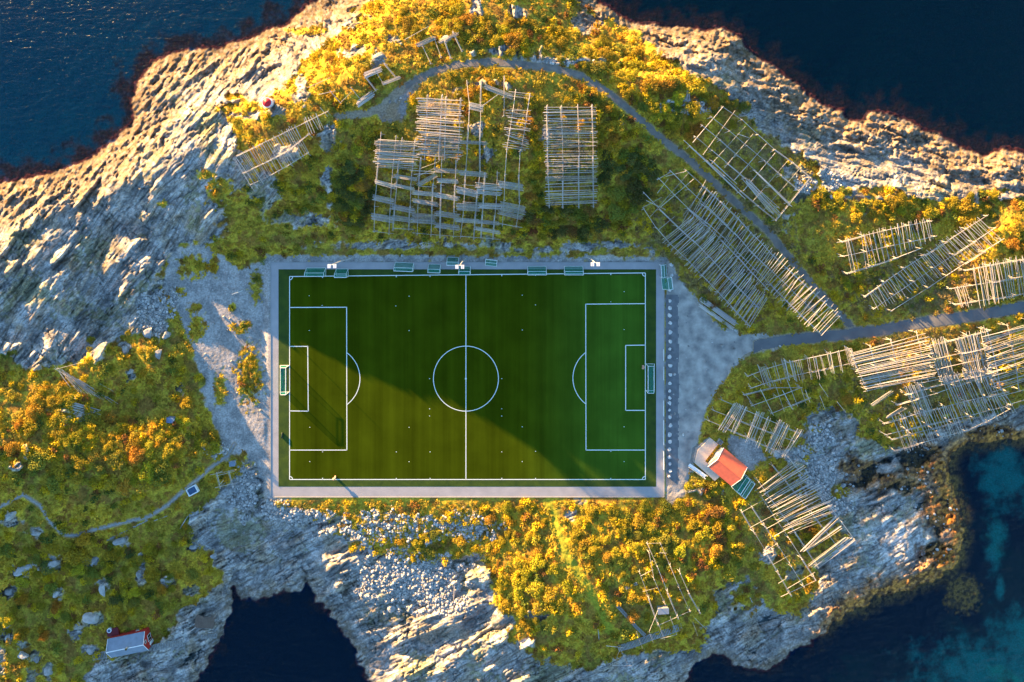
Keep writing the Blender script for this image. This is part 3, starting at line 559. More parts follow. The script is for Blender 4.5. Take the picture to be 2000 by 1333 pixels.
q = MB(); q.box((.8, -3.05, 1.42), (6.7, 1.0, .1)); q.build('lean_to_roof', mat('red_felt', (.30, .03, .03), .8, .3, 2), t)
for s in (-1, 1):
    q = MB(); q.box((5.2, s * 1.7, .9), (.06, .9, 2.0)); q.build('door', M['white'] if s < 0 else M['red'], t)
p = at(217, 1228); q = MB(); q.tube((0, 0, -.5), (0, 0, .9), .62, .62, 20); q.m = 1; q.tube((0, 0, .9), (0, 0, .93), .42, .42, 20); q.build('rain_barrel', [M['white'], M['blue']], None, p, label='round white tub with dark water beside the dark red annex', category='tub')

# boat shed roof and slatted walkways near the bay
p = at(404, 1209); t = thing('boat_shelter', 'low brown tarpaulin shelter on poles at the edge of the bay', 'shelter', p, math.radians(-6))
q = MB()
for i in range(6):
    for j in range(4):
        def zz(a, b_): return 1.5 + .18 * math.sin(a * 1.3 + b_) - .12 * (a - 3) ** 2 * .3
        x, y = -2.7 + i * .9, -1.7 + j * .85; q.quad((x, y, zz(i, j)), (x + .9, y, zz(i + 1, j)), (x + .9, y + .85, zz(i + 1, j + 1)), (x, y + .85, zz(i, j + 1)))
q.build('canopy', M['brown'], t, smooth=True)
for x in (-2.6, 2.6):
    for y in (-1.6, 1.6): q = MB(); q.tube((x, y, -1.5), (x, y, 1.5), .07); q.build('post', M['wood'], t)
def boardwalk(pts, w, label, n=None, group=None, wood='plank'):
    a = at(*pts[0]); t = thing('boardwalk', label, 'boardwalk', a, 0, group)
    for k in range(len(pts) - 1):
        A_ = at(*pts[k], .35) - a; B_ = at(*pts[k + 1], .35) - a; d = (B_ - A_); L_ = d.length; d.normalize(); nn = Vector((-d.y, d.x, 0)).normalized()
        q = MB(); m_ = max(3, int(L_ / .42)); ang = math.atan2(d.y, d.x)
        for i in range(m_):
            c = A_ + d * (L_ * (i + .5) / m_); q.box(c + Vector((0, 0, R.uniform(-.02, .02))), (.26, w * R.uniform(.92, 1.05), .07), ang)
        q.build('planking', M[wood], t)
        for s in (-1, 1):
            q = MB(); q.tube(A_ + nn * s * w * .42 - Vector((0, 0, .12)), B_ + nn * s * w * .42 - Vector((0, 0, .12)), .08); q.build('bearer', M['wood'], t)
boardwalk([(180, 1284), (203, 1280), (228, 1276)], 2.1, 'grey slatted walkway leading west from the red boathouse')
boardwalk([(300, 1266), (325, 1260), (358, 1256)], 1.9, 'grey slatted walkway leading east from the red boathouse to the rocks')
boardwalk([(392, 1244), (424, 1243)], 1.3, 'short wooden steps on the rocks above the bay')
boardwalk([(1207, 1268), (1240, 1258), (1270, 1246), (1300, 1236), (1332, 1224)], 1.9, 'long weathered plank deck below the ruined drying frame')
boardwalk([(1206, 1184), (1225, 1205), (1243, 1226), (1260, 1242)], .9, 'narrow grey plank gangway running down to the long deck')
boardwalk([(1222, 1150), (1245, 1140)], .7, 'short weathered plank walk among the yellow shrubs')

# clubhouse with orange roof
p = at(1414.5, 904); an = math.radians(-39.6); t = thing('clubhouse', 'clubhouse with bright orange roof beside the gravel lot', 'house', (p.x, p.y, .1), an)
q = MB(); gable(q, 7.6, 6.0, -2.2, 2.7, 3.9); q.build('wall', M['cream'], t)
q = MB(); roof(q, 7.6, 6.0, 2.7, 3.9, .45); rf = q.build('roof', M['orange'], t)
for e in (-1, 1):
    for s in (-1, 1): q = MB(); q.tube((e * 4.27, 0, 4.02), (e * 4.27, s * 3.47, 2.62), .08, n=4); q.build('barge_board', M['white'], rf)
q = MB(); q.box((0, 0, 4.06), (8.5, .2, .06)); q.build('ridge_cap', M['orange'], rf)
window(t, -1.6, 3.04, 1.5, 1.2, 1.0, 'y', 1); window(t, 1.8, 3.04, 1.5, 1.2, 1.0, 'y', 1); window(t, 3.84, 0, 1.5, 1.2, 1.0, 'x', 1)
q = MB(); q.box((-3.83, .8, 1.1), (.08, 1.0, 2.0)); d_ = q.build('door', M['white'], t); q = MB(); q.box((-3.9, .45, 1.1), (.06, .12, .05)); q.build('handle', M['steel'], d_)
def prism(px, z0, z1, m, name, parent, org):
    b_ = [W(u, v, z1) for u, v in px]; q = MB(); c = [Vector((x.x, x.y, 0)) - Vector((org.x, org.y, 0)) for x in b_]
    area = sum(c[i].x * c[(i + 1) % len(c)].y - c[(i + 1) % len(c)].x * c[i].y for i in range(len(c)))
    if area < 0: c = c[::-1]
    T_ = [Vector((x.x, x.y, z1)) for x in c]; B_ = [Vector((x.x, x.y, z0)) for x in c]
    q.quad(*T_)
    for i in range(len(c)): q.quad(B_[i], B_[(i + 1) % len(c)], T_[(i + 1) % len(c)], T_[i])
    return q.build(name, m, parent)
tp = at(1380, 895); te = thing('terrace', 'raised cream timber terrace with steps wrapping the orange roofed clubhouse', 'terrace', (tp.x, tp.y, 0))
O_ = tp
prism([(1387,856),(1403,868),(1377,901),(1407,930),(1396,940),(1357,905),(1363,880)], -1.5, .95, M['cream'], 'deck', te, O_)
for k, o in enumerate((3.4, 6.6, 9.8)):
    prism([(1387 - o * .5, 856 - .3 * o), (1387, 857), (1363, 881), (1357, 905), (1357 - o * .9, 904 - .1 * o), (1362 - o * .95, 878 - .3 * o)], -1.5, .7 - k * .25, M['cream'] if k < 0 else M['plank'], 'step', te, O_)
q = MB()
for i in range(8):
    f = i / 7; a_ = at(1363 + (1387 - 1363) * f, 881 + (856 - 881) * f); 
ra = at(1346, 908, .25) - Vector((O_.x, O_.y, 0)); rb = W(1378, 931, .9) - Vector((O_.x, O_.y, 0)); d = rb - ra
q = MB(); nn = Vector((-d.y, d.x, 0)).normalized() * .45
q.quad(ra - nn, rb - nn, rb + nn, ra + nn); q.quad(ra - nn - Vector((0, 0, .2)), ra + nn - Vector((0, 0, .2)), rb + nn - Vector((0, 0, .2)), rb - nn - Vector((0, 0, .2))); q.build('ramp', M['white'], te)
for s in (-1, 1):
    q = MB(); q.tube(ra + nn * s + Vector((0, 0, .9)), rb + nn * s + Vector((0, 0, .9)), .04)
    for i in range(5): c = ra.lerp(rb, i / 4) + nn * s; q.tube(c, c + Vector((0, 0, .9)), .03)
    q.build('railing', M['white'], te)
p = at(1405, 862); q = MB()
for s in (-1, 1):
    q.box((s * .6, 0, .45), (.08, 1.3, .9)); q.box((0, s * .6, .45), (1.1, .08, .9))
for i in range(-2, 3): q.box((i * .24, 0, .93), (.1, 1.25, .05))
q.m = 0; o = q.build('pallet_box', M['plank'], None, p, label='small pale slatted crate at the north corner of the clubhouse', category='crate'); o.rotation_euler.z = an

# lighthouse
p = at(528, 203); t = thing('beacon', 'small round white beacon with a red cap on the western rock', 'beacon', p)
q = MB(); q.tube((0, 0, -.6), (0, 0, .3), 1.45, 1.4, 20); q.build('plinth', M['concrete'], t)
q = MB(); q.tube((0, 0, .3), (0, 0, 2.1), 1.18, 1.12, 20); q.build('tower', M['white'], t)
q = MB(); q.tube((0, 0, 2.1), (0, 0, 2.22), 1.32, 1.32, 20); q.build('gallery', M['white'], t)
q = MB(); q.tube((0, 0, 2.22), (0, 0, 2.32), 1.14, 1.1, 20); q.tube((0, 0, 2.32), (0, 0, 2.8), 1.08, .12, 20); q.tube((0, 0, 2.8), (0, 0, 3.0), .1, .06, 8); q.build('cap', mat('bright_red_paint', (.62, .02, .03), .5, .1, 2), t)

# white rimmed tub, blue box, walls
p = at(377, 957); an = math.radians(28); t = thing('water_trough', 'white rimmed rectangular basin of blue water beside the footpath', 'basin', p, an)
q = MB()
for s in (-1, 1): q.box((0, s * 1.0, .25), (3.0, .28, .7)); q.box((s * 1.36, 0, .25), (.28, 1.72, .7))
q.build('rim', M['white'], t); q = MB(); q.box((0, 0, .2), (2.44, 1.72, .5)); q.build('water_surface', M['blue'], t)
p = at(337, 818); t = thing('small_shed', 'tiny flat roofed dark blue box shed in the western meadow', 'shed', p, math.radians(-6))
q = MB(); q.box((0, 0, .6), (1.7, 1.25, 1.4)); q.build('wall', mat('blue_grey_panel', (.10, .15, .26), .6, .2, 2), t); q = MB(); q.box((0, 0, 1.35), (1.9, 1.45, .1)); q.build('roof', mat('blue_grey_roof', (.13, .2, .34), .5, .2, 2), t)
q = MB(); q.box((.86, 0, .6), (.05, .6, 1.1)); q.build('door', M['white'], t)
p = at(457, 903); t = thing('small_shed', 'small pale grey box shed between the footpath and the gravel', 'shed', p, .1)
q = MB(); q.box((0, 0, .5), (1.5, 1.2, 1.2)); q.build('wall', M['concrete'], t); q = MB(); q.box((0, 0, 1.15), (1.7, 1.4, .1)); q.build('roof', M['tin'], t)
p = at(1293, 1187); t = thing('small_shed', 'small pale grey roofed hut inside the ruined drying frame', 'shed', p, .05)
q = MB(); q.box((0, 0, .6), (2.8, 1.4, 1.6)); q.build('wall', M['plank'], t); q = MB(); q.box((0, 0, 1.5), (3.1, 1.7, .1)); q.build('roof', M['tin'], t)

# ------------------------------------------------------------------ floodlight masts
def mast(u, v, ang, label):
    p = at(u, v); t = thing('floodlight_mast', label, 'floodlight mast', p, 0, None); H_ = 18 - p.z
    q = MB(); q.box((0, 0, .1), (1.3, 1.3, .8)); q.build('footing', M['concrete'], t)
    q = MB(); q.tube((0, 0, 0), (0, 0, H_ * .5), .26, .19, 12); q.tube((0, 0, H_ * .5), (0, 0, H_), .19, .12, 12); q.build('pole', M['steel'], t)
    d = Vector((math.cos(ang), math.sin(ang), 0)); n_ = Vector((-d.y, d.x, 0))
    q = MB(); q.tube(Vector((0, 0, H_)) - d * 1.1, Vector((0, 0, H_)) + d * 1.1, .09, n=8); q.build('crossarm', M['steel'], t)
    rot = Matrix.Rotation(ang, 3, 'Z')
    for s in (-.72, .72):
        q = MB()
        for e in (-.22, .22):
            q.box(Vector((0, 0, H_ + .12)) + d * (s + e) - n_ * .35, (.36, .95, .28), 0, rot)
        lb = q.build('floodlight', M['lamp'], t)
        q = MB()
        for e in (-.22, .22): q.box(Vector((0, 0, H_ - .05)) + d * (s + e) - n_ * .38, (.3, .8, .04), 0, rot)
        q.build('lens', M['glass'], lb)
mast(686, 503, 0, 'tall floodlight mast above the north-west part of the pitch, leftmost of three')
mast(909, 504, 0, 'tall floodlight mast behind the halfway line, middle of three')
mast(1146, 500, 0, 'tall floodlight mast above the north-east part of the pitch, rightmost of three')
p = at(474, 568); t = thing('flagpole', 'thin white flagpole on the shaded gravel west of the pitch', 'flagpole', p)
q = MB(); q.tube((0, 0, 0), (0, 0, 6.6), .09, .05, 8); q.build('pole', M['white'], t); q = MB(); q.tube((0, 0, -.2), (0, 0, .25), .35, .3, 8); q.build('footing', M['concrete'], t)

# ------------------------------------------------------------------ goals
def _net_mat(name='green_goal_net', color=(.010, .26, .17), fac=.55):
    m = bpy.data.materials.new(name); m.use_nodes = True; N = m.node_tree.nodes; L = m.node_tree.links; b = N['Principled BSDF']; b.inputs['Base Color'].default_value = (*color, 1); b.inputs['Roughness'].default_value = .8
    tc = N.new('ShaderNodeTexCoord'); nz = N.new('ShaderNodeTexNoise'); nz.inputs['Scale'].default_value = 1.2; L.new(tc.outputs['Object'], nz.inputs['Vector'])
    mr = N.new('ShaderNodeMapRange'); mr.inputs[3].default_value = fac - .15; mr.inputs[4].default_value = fac + .15; L.new(nz.outputs['Fac'], mr.inputs[0])
    tr = N.new('ShaderNodeBsdfTransparent'); s = N.new('ShaderNodeMixShader'); L.new(mr.outputs[0], s.inputs[0]); L.new(tr.outputs[0], s.inputs[1]); L.new(b.outputs[0], s.inputs[2]); L.new(s.outputs[0], N['Material Output'].inputs[0]); return m
NET = _net_mat(); NET2 = _net_mat('match_goal_net', (.02, .34, .26), .28)
def goal(u, v, wpx, dpx, rz, label, h=2.0, group='portable goals', top=.45, z=None, tilt=0):
    p = at(u, v) if z is None else W(u, v, z); w = wpx * K; dd = dpx * K
    t = thing('football_goal', label, 'goal', (p.x, p.y, max(p.z, 0.01)), math.radians(rz), group)
    a = w / 2; f = -dd / 2; bk = dd / 2; tb = f + dd * top; r = .085
    q = MB(); q.tube((-a, f, h), (a, f, h), r, n=8); q.build('crossbar', M['white'], t)
    for s in (-1, 1): q = MB(); q.tube((s * a, f, 0), (s * a, f, h + .04), r, n=8); q.build('post', M['white'], t)
    q = MB()
    for s in (-1, 1):
        q.tube((s * a, f, h), (s * a, tb, h), r * .7); q.tube((s * a, tb, h), (s * a, bk, .08), r * .6); q.tube((s * a, f, .08), (s * a, bk, .08), r * .7)
    q.tube((-a, bk, .08), (a, bk, .08), r * .7); q.tube((-a, tb, h), (a, tb, h), r * .6); q.build('support_frame', M['white'], t)
    q = MB(); e = .03; nx = 8
    def sag(x, y, z): return (x, y, z - .12 * math.sin(max(0, min(1, (x + a) / w)) * math.pi))
    for i in range(nx):
        x0 = -a + w * i / nx; x1 = -a + w * (i + 1) / nx
        q.quad(sag(x0, f, h - e), sag(x1, f, h - e), sag(x1, tb, h - e), sag(x0, tb, h - e)); q.quad(sag(x0, tb, h - e), sag(x1, tb, h - e), (x1, bk, .1), (x0, bk, .1))
    for s in (-1, 1): q.quad((s * a, f, .1), (s * a, bk, .1), (s * a, tb, h - e), (s * a, f, h - e))
    q.build('net', NET if h < 2.4 else NET2, t)
    return t
goal(618, 531, 37, 15, 0, 'wide portable goal near the top left corner of the pitch', z=.01)
goal(668.5, 533, 23, 15, 0, 'small portable goal just right of the leftmost wide goal', z=.01)
goal(790, 521, 36, 15, -2, 'wide portable goal on the path between the left and middle masts', z=.01)
goal(849, 524, 23, 15, -2, 'small portable goal left of the halfway line', z=.01)
goal(885, 510, 22, 14, -1, 'small portable goal pushed back on the path behind the middle mast', z=.01)
goal(908, 528, 22, 15, 0, 'small portable goal touching the end of the halfway line', z=.01)
goal(959.5, 513, 22, 13, 174, 'small tilted portable goal alone on the path right of the halfway line', z=.01)
goal(1048.5, 528, 36, 15, 0, 'wide portable goal right of the halfway line', z=.01)
goal(1120, 528, 36, 15, 0, 'wide portable goal left of the right mast', z=.01)
goal(1295, 529, 24, 13, -86, 'small portable goal standing beyond the top right corner', z=.01)
goal(1301, 553, 23, 17, 97, 'small portable goal beside the first boulders of the row', z=.01)
goal(1443, 940, 34, 18, 57, 'green netted goal stored behind the clubhouse, nearer the wall')
goal(1452, 948, 34, 18, 57, 'green netted goal stored behind the clubhouse, farther from the wall')
goal(556, 740, 52, 17, 90, 'full size goal with posts on the sunlit western goal line', 2.44, 'match goals', .62, 0)
goal(1270, 737, 52, 16, -90, 'full size goal with posts on the shaded eastern goal line', 2.44, 'match goals', .7, 0)
for (v0, v1, w) in ((682, 704, 'opposite the upper penalty area'), (716, 742, 'level with the eastern goal'), (782, 812, 'just below the eastern goal'), (820, 868, 'longest one near the lower right'), (880, 916, 'nearest the lower right corner')):
    a = W(1295.5, v0, .0); b = W(1295.5, v1, .0); t = thing('barrier_board', 'low white board along the right hand path, ' + w, 'board', (a.x, (a.y + b.y) / 2, 0), 0, 'boards along the right hand path'); L_ = abs(a.y - b.y)
    q = MB(); q.box((0, 0, .45), (.06, L_, .6)); q.build('panel', M['white'], t)
    for s in (-1, 1): q = MB(); q.box((.06, s * (L_ / 2 - .2), .35), (.06, .08, .7)); q.build('post', M['steel'], t)

# bag on the turf
p = W(551.5, 850, 0); q = MB(); q.tube((0, -.75, .2), (0, .75, .2), .26, .24, 10); q.tube((-.3, -.5, .1), (.3, .55, .1), .12, .1, 8); q.build('ball_bag', M['rubber'], None, p, smooth=True, label='dark green kit bag lying on the turf below the western goal', category='bag')

# ------------------------------------------------------------------ people
def person(u, v, rz, label, jacket, trousers, step=.2, arms=.25):
    p = W(u, v, .01); t = thing('person', label, 'person', p, math.radians(rz))
    J = {'pel': (0, 0, .95, .15), 'waist': (0, 0, 1.1, .14), 'chest': (0, .01, 1.36, .17), 'neck': (0, .0, 1.5, .065), 'head': (0, .02, 1.60, .085), 'crown': (0, .02, 1.72, .085)}
    E = [('pel', 'waist'), ('waist', 'chest'), ('chest', 'neck'), ('neck', 'head'), ('head', 'crown')]
    for s, nm in ((-1, 'l'), (1, 'r')):
        J.update({'hip' + nm: (s * .1, 0, .9, .095), 'kn' + nm: (s * .12, s * step * .5 + .03, .5, .065), 'an' + nm: (s * .12, s * step, .09, .045), 'to' + nm: (s * .14, s * step + .2, .04, .04),
                  'sh' + nm: (s * .2, 0, 1.42, .07), 'el' + nm: (s * .3, -.03, 1.15, .05), 'wr' + nm: (s * .32, arms * .5, .93, .033), 'pa' + nm: (s * .32, arms * .6 + .06, .86, .036)})
        E += [('pel', 'hip' + nm), ('hip' + nm, 'kn' + nm), ('kn' + nm, 'an' + nm), ('an' + nm, 'to' + nm), ('chest', 'sh' + nm), ('sh' + nm, 'el' + nm), ('el' + nm, 'wr' + nm), ('wr' + nm, 'pa' + nm)]
        for f in range(5):
            k = 'f%d' % f + nm; J[k] = (s * (.30 + .012 * f) if f < 4 else s * .27, arms * .6 + .1 - .01 * f, .78 if f < 4 else .83, .009); E.append(('pa' + nm, k))
    ks = list(J); me = bpy.data.meshes.new('body'); me.from_pydata([J[k][:3] for k in ks], [(ks.index(a), ks.index(b)) for a, b in E], []); me.update()
    o = link('body', me, t); md = o.modifiers.new('skin', 'SKIN'); 
    if not me.skin_vertices: me.attributes  # layer is made below
    if not me.skin_vertices:
        bm = __import__('bmesh').new(); bm.from_mesh(me); lay = bm.verts.layers.skin.verify(); bm.verts.ensure_lookup_table()
        for i, k in enumerate(ks): bm.verts[i][lay].radius = (J[k][3], J[k][3] * .85)
        bm.verts[0][lay].use_root = True; bm.to_mesh(me); bm.free()
    o.modifiers.new('sub', 'SUBSURF').levels = 1; o.modifiers['sub'].render_levels = 2; me.materials.append(M['skin'])
    q = MB(); ring = 10
    def shell(name, rings, m):
        q = MB(); rr = []
        for (z, rx, ry, cx, cy_) in rings: rr.append([(cx + rx * math.cos(6.2832 * i / ring), cy_ + ry * math.sin(6.2832 * i / ring), z) for i in range(ring)])
        for a_, b_ in zip(rr, rr[1:]):
            for i in range(ring): q.quad(a_[i], a_[(i + 1) % ring], b_[(i + 1) % ring], b_[i])
        q.build(name, m, t, smooth=True)
    shell('jacket', [(.88, .21, .16, 0, 0), (1.1, .2, .15, 0, 0), (1.32, .24, .17, 0, 0), (1.44, .22, .14, 0, 0), (1.5, .09, .09, 0, 0)], jacket)
    for s in (-1, 1):
        q = MB(); q.tube((s * .2, 0, 1.44), (s * .3, -.03, 1.15), .085, .07, 8); q.tube((s * .3, -.03, 1.17), (s * .32, arms * .5, .95), .07, .05, 8); q.build('sleeve', jacket, t, smooth=True)
        q = MB(); q.tube((s * .1, 0, .95), (s * .12, s * step * .5 + .03, .5), .12, .085, 8); q.tube((s * .12, s * step * .5 + .03, .52), (s * .12, s * step, .1), .085, .065, 8); q.build('trouser_leg', trousers, t, smooth=True)
    q = MB(); q.tube((0, 0, 1.62), (0, 0, 1.74), .105, .1, 10); q.tube((0, 0, 1.74), (0, 0, 1.79), .1, .05, 10); q.build('hair', M['bark'], t, smooth=True)
M['skin'] = mat('skin', (.55, .33, .24), .6, .1, 3)
person(655.5, 932, 40, 'person in a white top walking on the lower touchline', mat('white_jacket', (.75, .75, .72), .8, .1, 3), M['rubber'])
person(1255.5, 716, 80, 'person in a brown top standing at the eastern goal line', mat('brown_jacket', (.45, .20, .10), .8, .1, 3), M['brown'], .05)

# ------------------------------------------------------------------ stones
def rock_mesh(seed, n=2, flat_=.6, m=None):
    import bmesh
    bm = bmesh.new(); bmesh.ops.create_icosphere(bm, subdivisions=n, radius=1); rr = random.Random(seed)
    cuts = [(Vector((rr.gauss(0, 1), rr.gauss(0, 1), rr.gauss(0, .6))).normalized(), rr.uniform(.55, .85)) for _ in range(9)]
    for v in bm.verts:
        for nn, d in cuts:
            k = v.co.dot(nn)
            if k > d: v.co -= nn * (k - d)
        v.co *= 1 + rr.uniform(-.04, .04); v.co.z *= flat_
    me = bpy.data.meshes.new('boulder'); bm.to_mesh(me); bm.free(); me.materials.append(m or M['stone']); return me
RM = [rock_mesh(k, 3, f) for k, f in enumerate((.6, .75, .5, .65, .8, .55))]
PALE = mat('pale_guard_stone', (.72, .69, .65), .9, .4, 1.5, bump=.06, bscale=3); RP = [rock_mesh(40 + k, 3, .8, PALE) for k in range(4)]
def boulder(u, v, r, label, group=None, sx=1, sy=1, name='boulder'):
    p = at(u, v); o = link(name, R.choice(RP), None, (p.x, p.y, p.z + r * .3), label=label, category='boulder', group=group)
    o.scale = (r * sx, r * sy, r * .9); o.rotation_euler = (R.uniform(-.2, .2), R.uniform(-.2, .2), R.uniform(0, 6.28) if sx == sy else math.radians(R.uniform(-8, 8)))
ORD = 'first second third fourth fifth sixth seventh eighth ninth tenth eleventh twelfth thirteenth fourteenth fifteenth sixteenth seventeenth eighteenth nineteenth twentieth'.split() + ['twenty-' + w for w in 'first second third fourth fifth sixth seventh eighth ninth'.split()]
for kb, v in enumerate((517, 538, 566, 588, 602, 616, 631, 649, 667, 682, 697, 714, 732, 748, 763, 777, 787, 801, 815, 831, 849, 862, 878, 892, 906, 920, 930)):
    uu = 1308 if v > 560 else 1311
    boulder(uu + R.uniform(-1, 1), v, .58 + R.uniform(-.1, .14), ORD[kb] + ' boulder from the top in the long straight row beside the lot', 'guard boulders along the gravel lot')
BL = [(235,1057,3.0,1.6,'long grey boulder just below the fork of the footpath'),(105,1100,2.4,2.2,'angular grey boulder left of the big golden shrub'),(185,1095,2.6,1.8,'grey boulder right of the big golden shrub'),(201,1150,1.5,3.0,'upright leaf shaped boulder in the middle of the thicket'),(45,1112,4.2,2.2,'wide flat boulder near the left edge of the thicket'),(20,1155,2,1.8,'pale boulder at the left edge below the flat one'),(70,1040,2.2,1.2,'small grey boulder in the dark green thicket'),(20,1008,2.6,1.6,'grey boulder under the left bend of the footpath'),(70,1285,1.4,2.0,'slanting slab on the south western meadow'),(178,1207,3.4,2.4,'rounded boulder above the boathouse'),(95,1310,1.6,2.4,'split boulder in the lowest left meadow'),(45,1280,2.6,1.6,'grey slab left of the slanting slab'),(330,1132,2.2,1.4,'grey boulder half hidden in the eastern thicket'),(273,1122,1.2,2.2,'narrow boulder beside the golden shrubs'),(17,1247,1.2,2.6,'long pale boulder at the far left edge'),(35,908,1.4,1.6,'lone boulder in the golden shrubs on the left'),(255,725,1.3,1.5,'blue grey boulder on the western knoll'),(245,684,1.6,2.2,'pale boulder on top of the western knoll'),(378,1068,1.8,1.3,'boulder at the edge above the gully'),(418,1086,1.5,1.3,'boulder wedged in the dark gully'),(178,1270,2.0,1.6,'boulder at the west end of the walkway'),(110,1160,1.6,1.6,'dull boulder among rust coloured shrubs'),
      (1566,887,1.2,1.7,'upright pale boulder above the dark cove'),(1643,878,1.1,.7,'round pale boulder in the dark weed of the cove'),(1640,930,1.7,1.1,'largest pale boulder on the cove beach'),(1645,948,1.6,1.1,'pale boulder just south of the largest cove boulder'),(1612,922,1.4,1.0,'pale boulder at the western side of the cove'),(1607,905,1.0,.8,'small pale boulder beside the cove'),(1610,1005,1.4,1.2,'pale boulder next to the plank rack on the cove shore'),(615,1030,2.0,1.4,'pale boulder at the foot of the stone bank'),(650,1035,1.8,1.4,'pale block at the upper end of the rocky point'),(725,1075,1.6,1.8,'pale block at the edge of the stone beach'),(790,1150,1.0,1.4,'slab shaped stone on the stone beach'),(765,1186,1.8,2.4,'big grey block where the beach meets the ledges'),(540,1003,1.2,.9,'pale stone on the bank below the pitch corner'),(325,655,1.8,2.0,'pale boulder below the western cliff'),(290,650,2.2,2.8,'big pale boulder at the top of the western knoll'),(310,690,1.6,2.4,'blue grey boulder at the shaded side of the knoll')]
for (u, v, a, b_, lb) in BL:
    p = at(u, v); o = link('boulder', R.choice(RM), None, (p.x, p.y, p.z + .1), label=lb, category='boulder'); o.scale = (a * .72, b_ * .72, min(a, b_) * .8); o.rotation_euler = (R.uniform(-.15, .15), R.uniform(-.15, .15), R.uniform(-.5, .5))

def soup(name, m, centers, sizes, cols, unit_v, unit_f, **props):
    """one object from many small deformed copies"""
    n_, k = len(centers), len(unit_v); ang = rs.rand(n_) * 6.283; c, s = np.cos(ang), np.sin(ang)
    uv_ = np.repeat(unit_v[None], n_, 0) * (1 + .35 * (rs.rand(n_, k, 1) - .5)); uv_ = uv_ * sizes[:, None, :]
    x = uv_[..., 0] * c[:, None] - uv_[..., 1] * s[:, None]; y = uv_[..., 0] * s[:, None] + uv_[..., 1] * c[:, None]
    vv = np.stack([x, y, uv_[..., 2]], -1) + centers[:, None, :]
    ff = (np.arange(n_)[:, None, None] * k + unit_f[None]).reshape(-1, unit_f.shape[1]); nf = ff.shape[1]
    me = bpy.data.meshes.new(name); me.vertices.add(n_ * k); me.vertices.foreach_set('co', vv.astype(np.float32).ravel())
    me.loops.add(ff.size); me.loops.foreach_set('vertex_index', ff.astype(np.int32).ravel()); me.polygons.add(len(ff))
    me.polygons.foreach_set('loop_start', np.arange(0, ff.size, nf, dtype=np.int32)); me.polygons.foreach_set('loop_total', np.full(len(ff), nf, np.int32)); me.update(); me.validate()
    ca = me.color_attributes.new('tint', 'FLOAT_COLOR', 'POINT'); cc = np.ones((n_ * k, 4), np.float32); cc[:, :3] = np.repeat(cols, k, 0) * (1 + .25 * (rs.rand(n_ * k, 1) - .5)); ca.data.foreach_set('color', cc.ravel())
    me.materials.append(m); return link(name, me, **props)
def sample(prob, count):
    pr = np.clip(prob, 0, None).ravel().astype(np.float64); pr /= pr.sum(); k = rs.choice(pr.size, count, p=pr, replace=False)
    j, i = k // nU, k % nU; u = us[i] + rs.rand(count) * 2 - 1; v = vs[j] + rs.rand(count) * 2 - 1; z = Z[j, i]; f = (HC - z) / HC
    return k, np.stack([(u - 1000) * K * f, CY + ((666.5 - v) * K - CY) * f, z], 1)
import bmesh as _b
bm = _b.new(); _b.ops.create_icosphere(bm, subdivisions=1, radius=1); iv = np.array([v.co[:] for v in bm.verts]); jf = np.array([[v.index for v in f.verts] for f in bm.faces]); bm.free()
stone_p = scr * (1 - flat) * (1 - road) * sst(2, 10, dco) + grav * (gv > 0) * .006 * (1 - flat)
stone_p += .035 * tid
kx, cc_ = sample(stone_p, 9000)
sz = (.12 + .42 * rs.rand(9000, 1) ** 2.2) * np.stack([np.ones(9000), .7 + .5 * rs.rand(9000), .5 + .3 * rs.rand(9000)], 1)
tn = (.20 + .34 * rs.rand(9000, 1)) * c3(1, .95, .89)
soup('scree', gm, cc_ + sz[:, 2:] * c3(0, 0, .3), sz, tn, iv, jf, kind='stuff', label='loose grey stones on the banks and beaches')

# ------------------------------------------------------------------ shrubs
def leaf_cloud(seed, n_, lobes, size, flat_=.75):
    rr = np.random.RandomState(seed); L_ = []
    L_.append((0, 0, .35, .62))
    for k in range(lobes):
        a = rr.rand() * 6.28; d = .35 + .3 * rr.rand(); L_.append((d * math.cos(a), d * math.sin(a), .2 + .5 * rr.rand(), .28 + .26 * rr.rand()))
    L_ = np.array(L_); w = L_[:, 3] ** 2; k = rr.choice(len(L_), n_, p=w / w.sum()); d = rr.normal(size=(n_, 3)); d /= np.linalg.norm(d, axis=1, keepdims=True); d[:, 2] = np.abs(d[:, 2]) * 1.1 - .25
    rad = L_[k, 3] * (.7 + .38 * rr.rand(n_)); c = L_[k, :3] + d * rad[:, None]; c[:, 2] *= flat_; c[:, 2] = np.maximum(c[:, 2], .02)
    nrm = d + .7 * rr.normal(size=(n_, 3)); nrm /= np.linalg.norm(nrm, axis=1, keepdims=True)
    t_ = np.cross(nrm, rr.normal(size=(n_, 3))); t_ /= np.linalg.norm(t_, axis=1, keepdims=True); b_ = np.cross(nrm, t_); s = size * (.6 + .8 * rr.rand(n_, 1))
    v = np.stack([c - t_ * s, c - b_ * s * .6, c + t_ * s, c + b_ * s * .6], 1).reshape(-1, 3)
    return v, [(4 * i, 4 * i + 1, 4 * i + 2, 4 * i + 3) for i in range(n_)]
crowns = {}
for pn in LEAF:
    crowns[pn] = []
    for k in range(4):
        v, f = leaf_cloud(hash(len(pn)) % 97 + 13 * k + len(pn) * 7, 1300, 6 + k, .062); crowns[pn].append(mesh('crown', v, f, M['leaf ' + pn]))
q = MB()
for k in range(6):
    a = k * 1.05; q.tube((0, 0, -.2), (.12 * math.cos(a), .12 * math.sin(a), .25), .035, .025, 5); q.tube((.12 * math.cos(a), .12 * math.sin(a), .25), (.4 * math.cos(a), .4 * math.sin(a), .55), .025, .01, 5)
stem_me = mesh('stem', q.v, q.f, M['bark'])
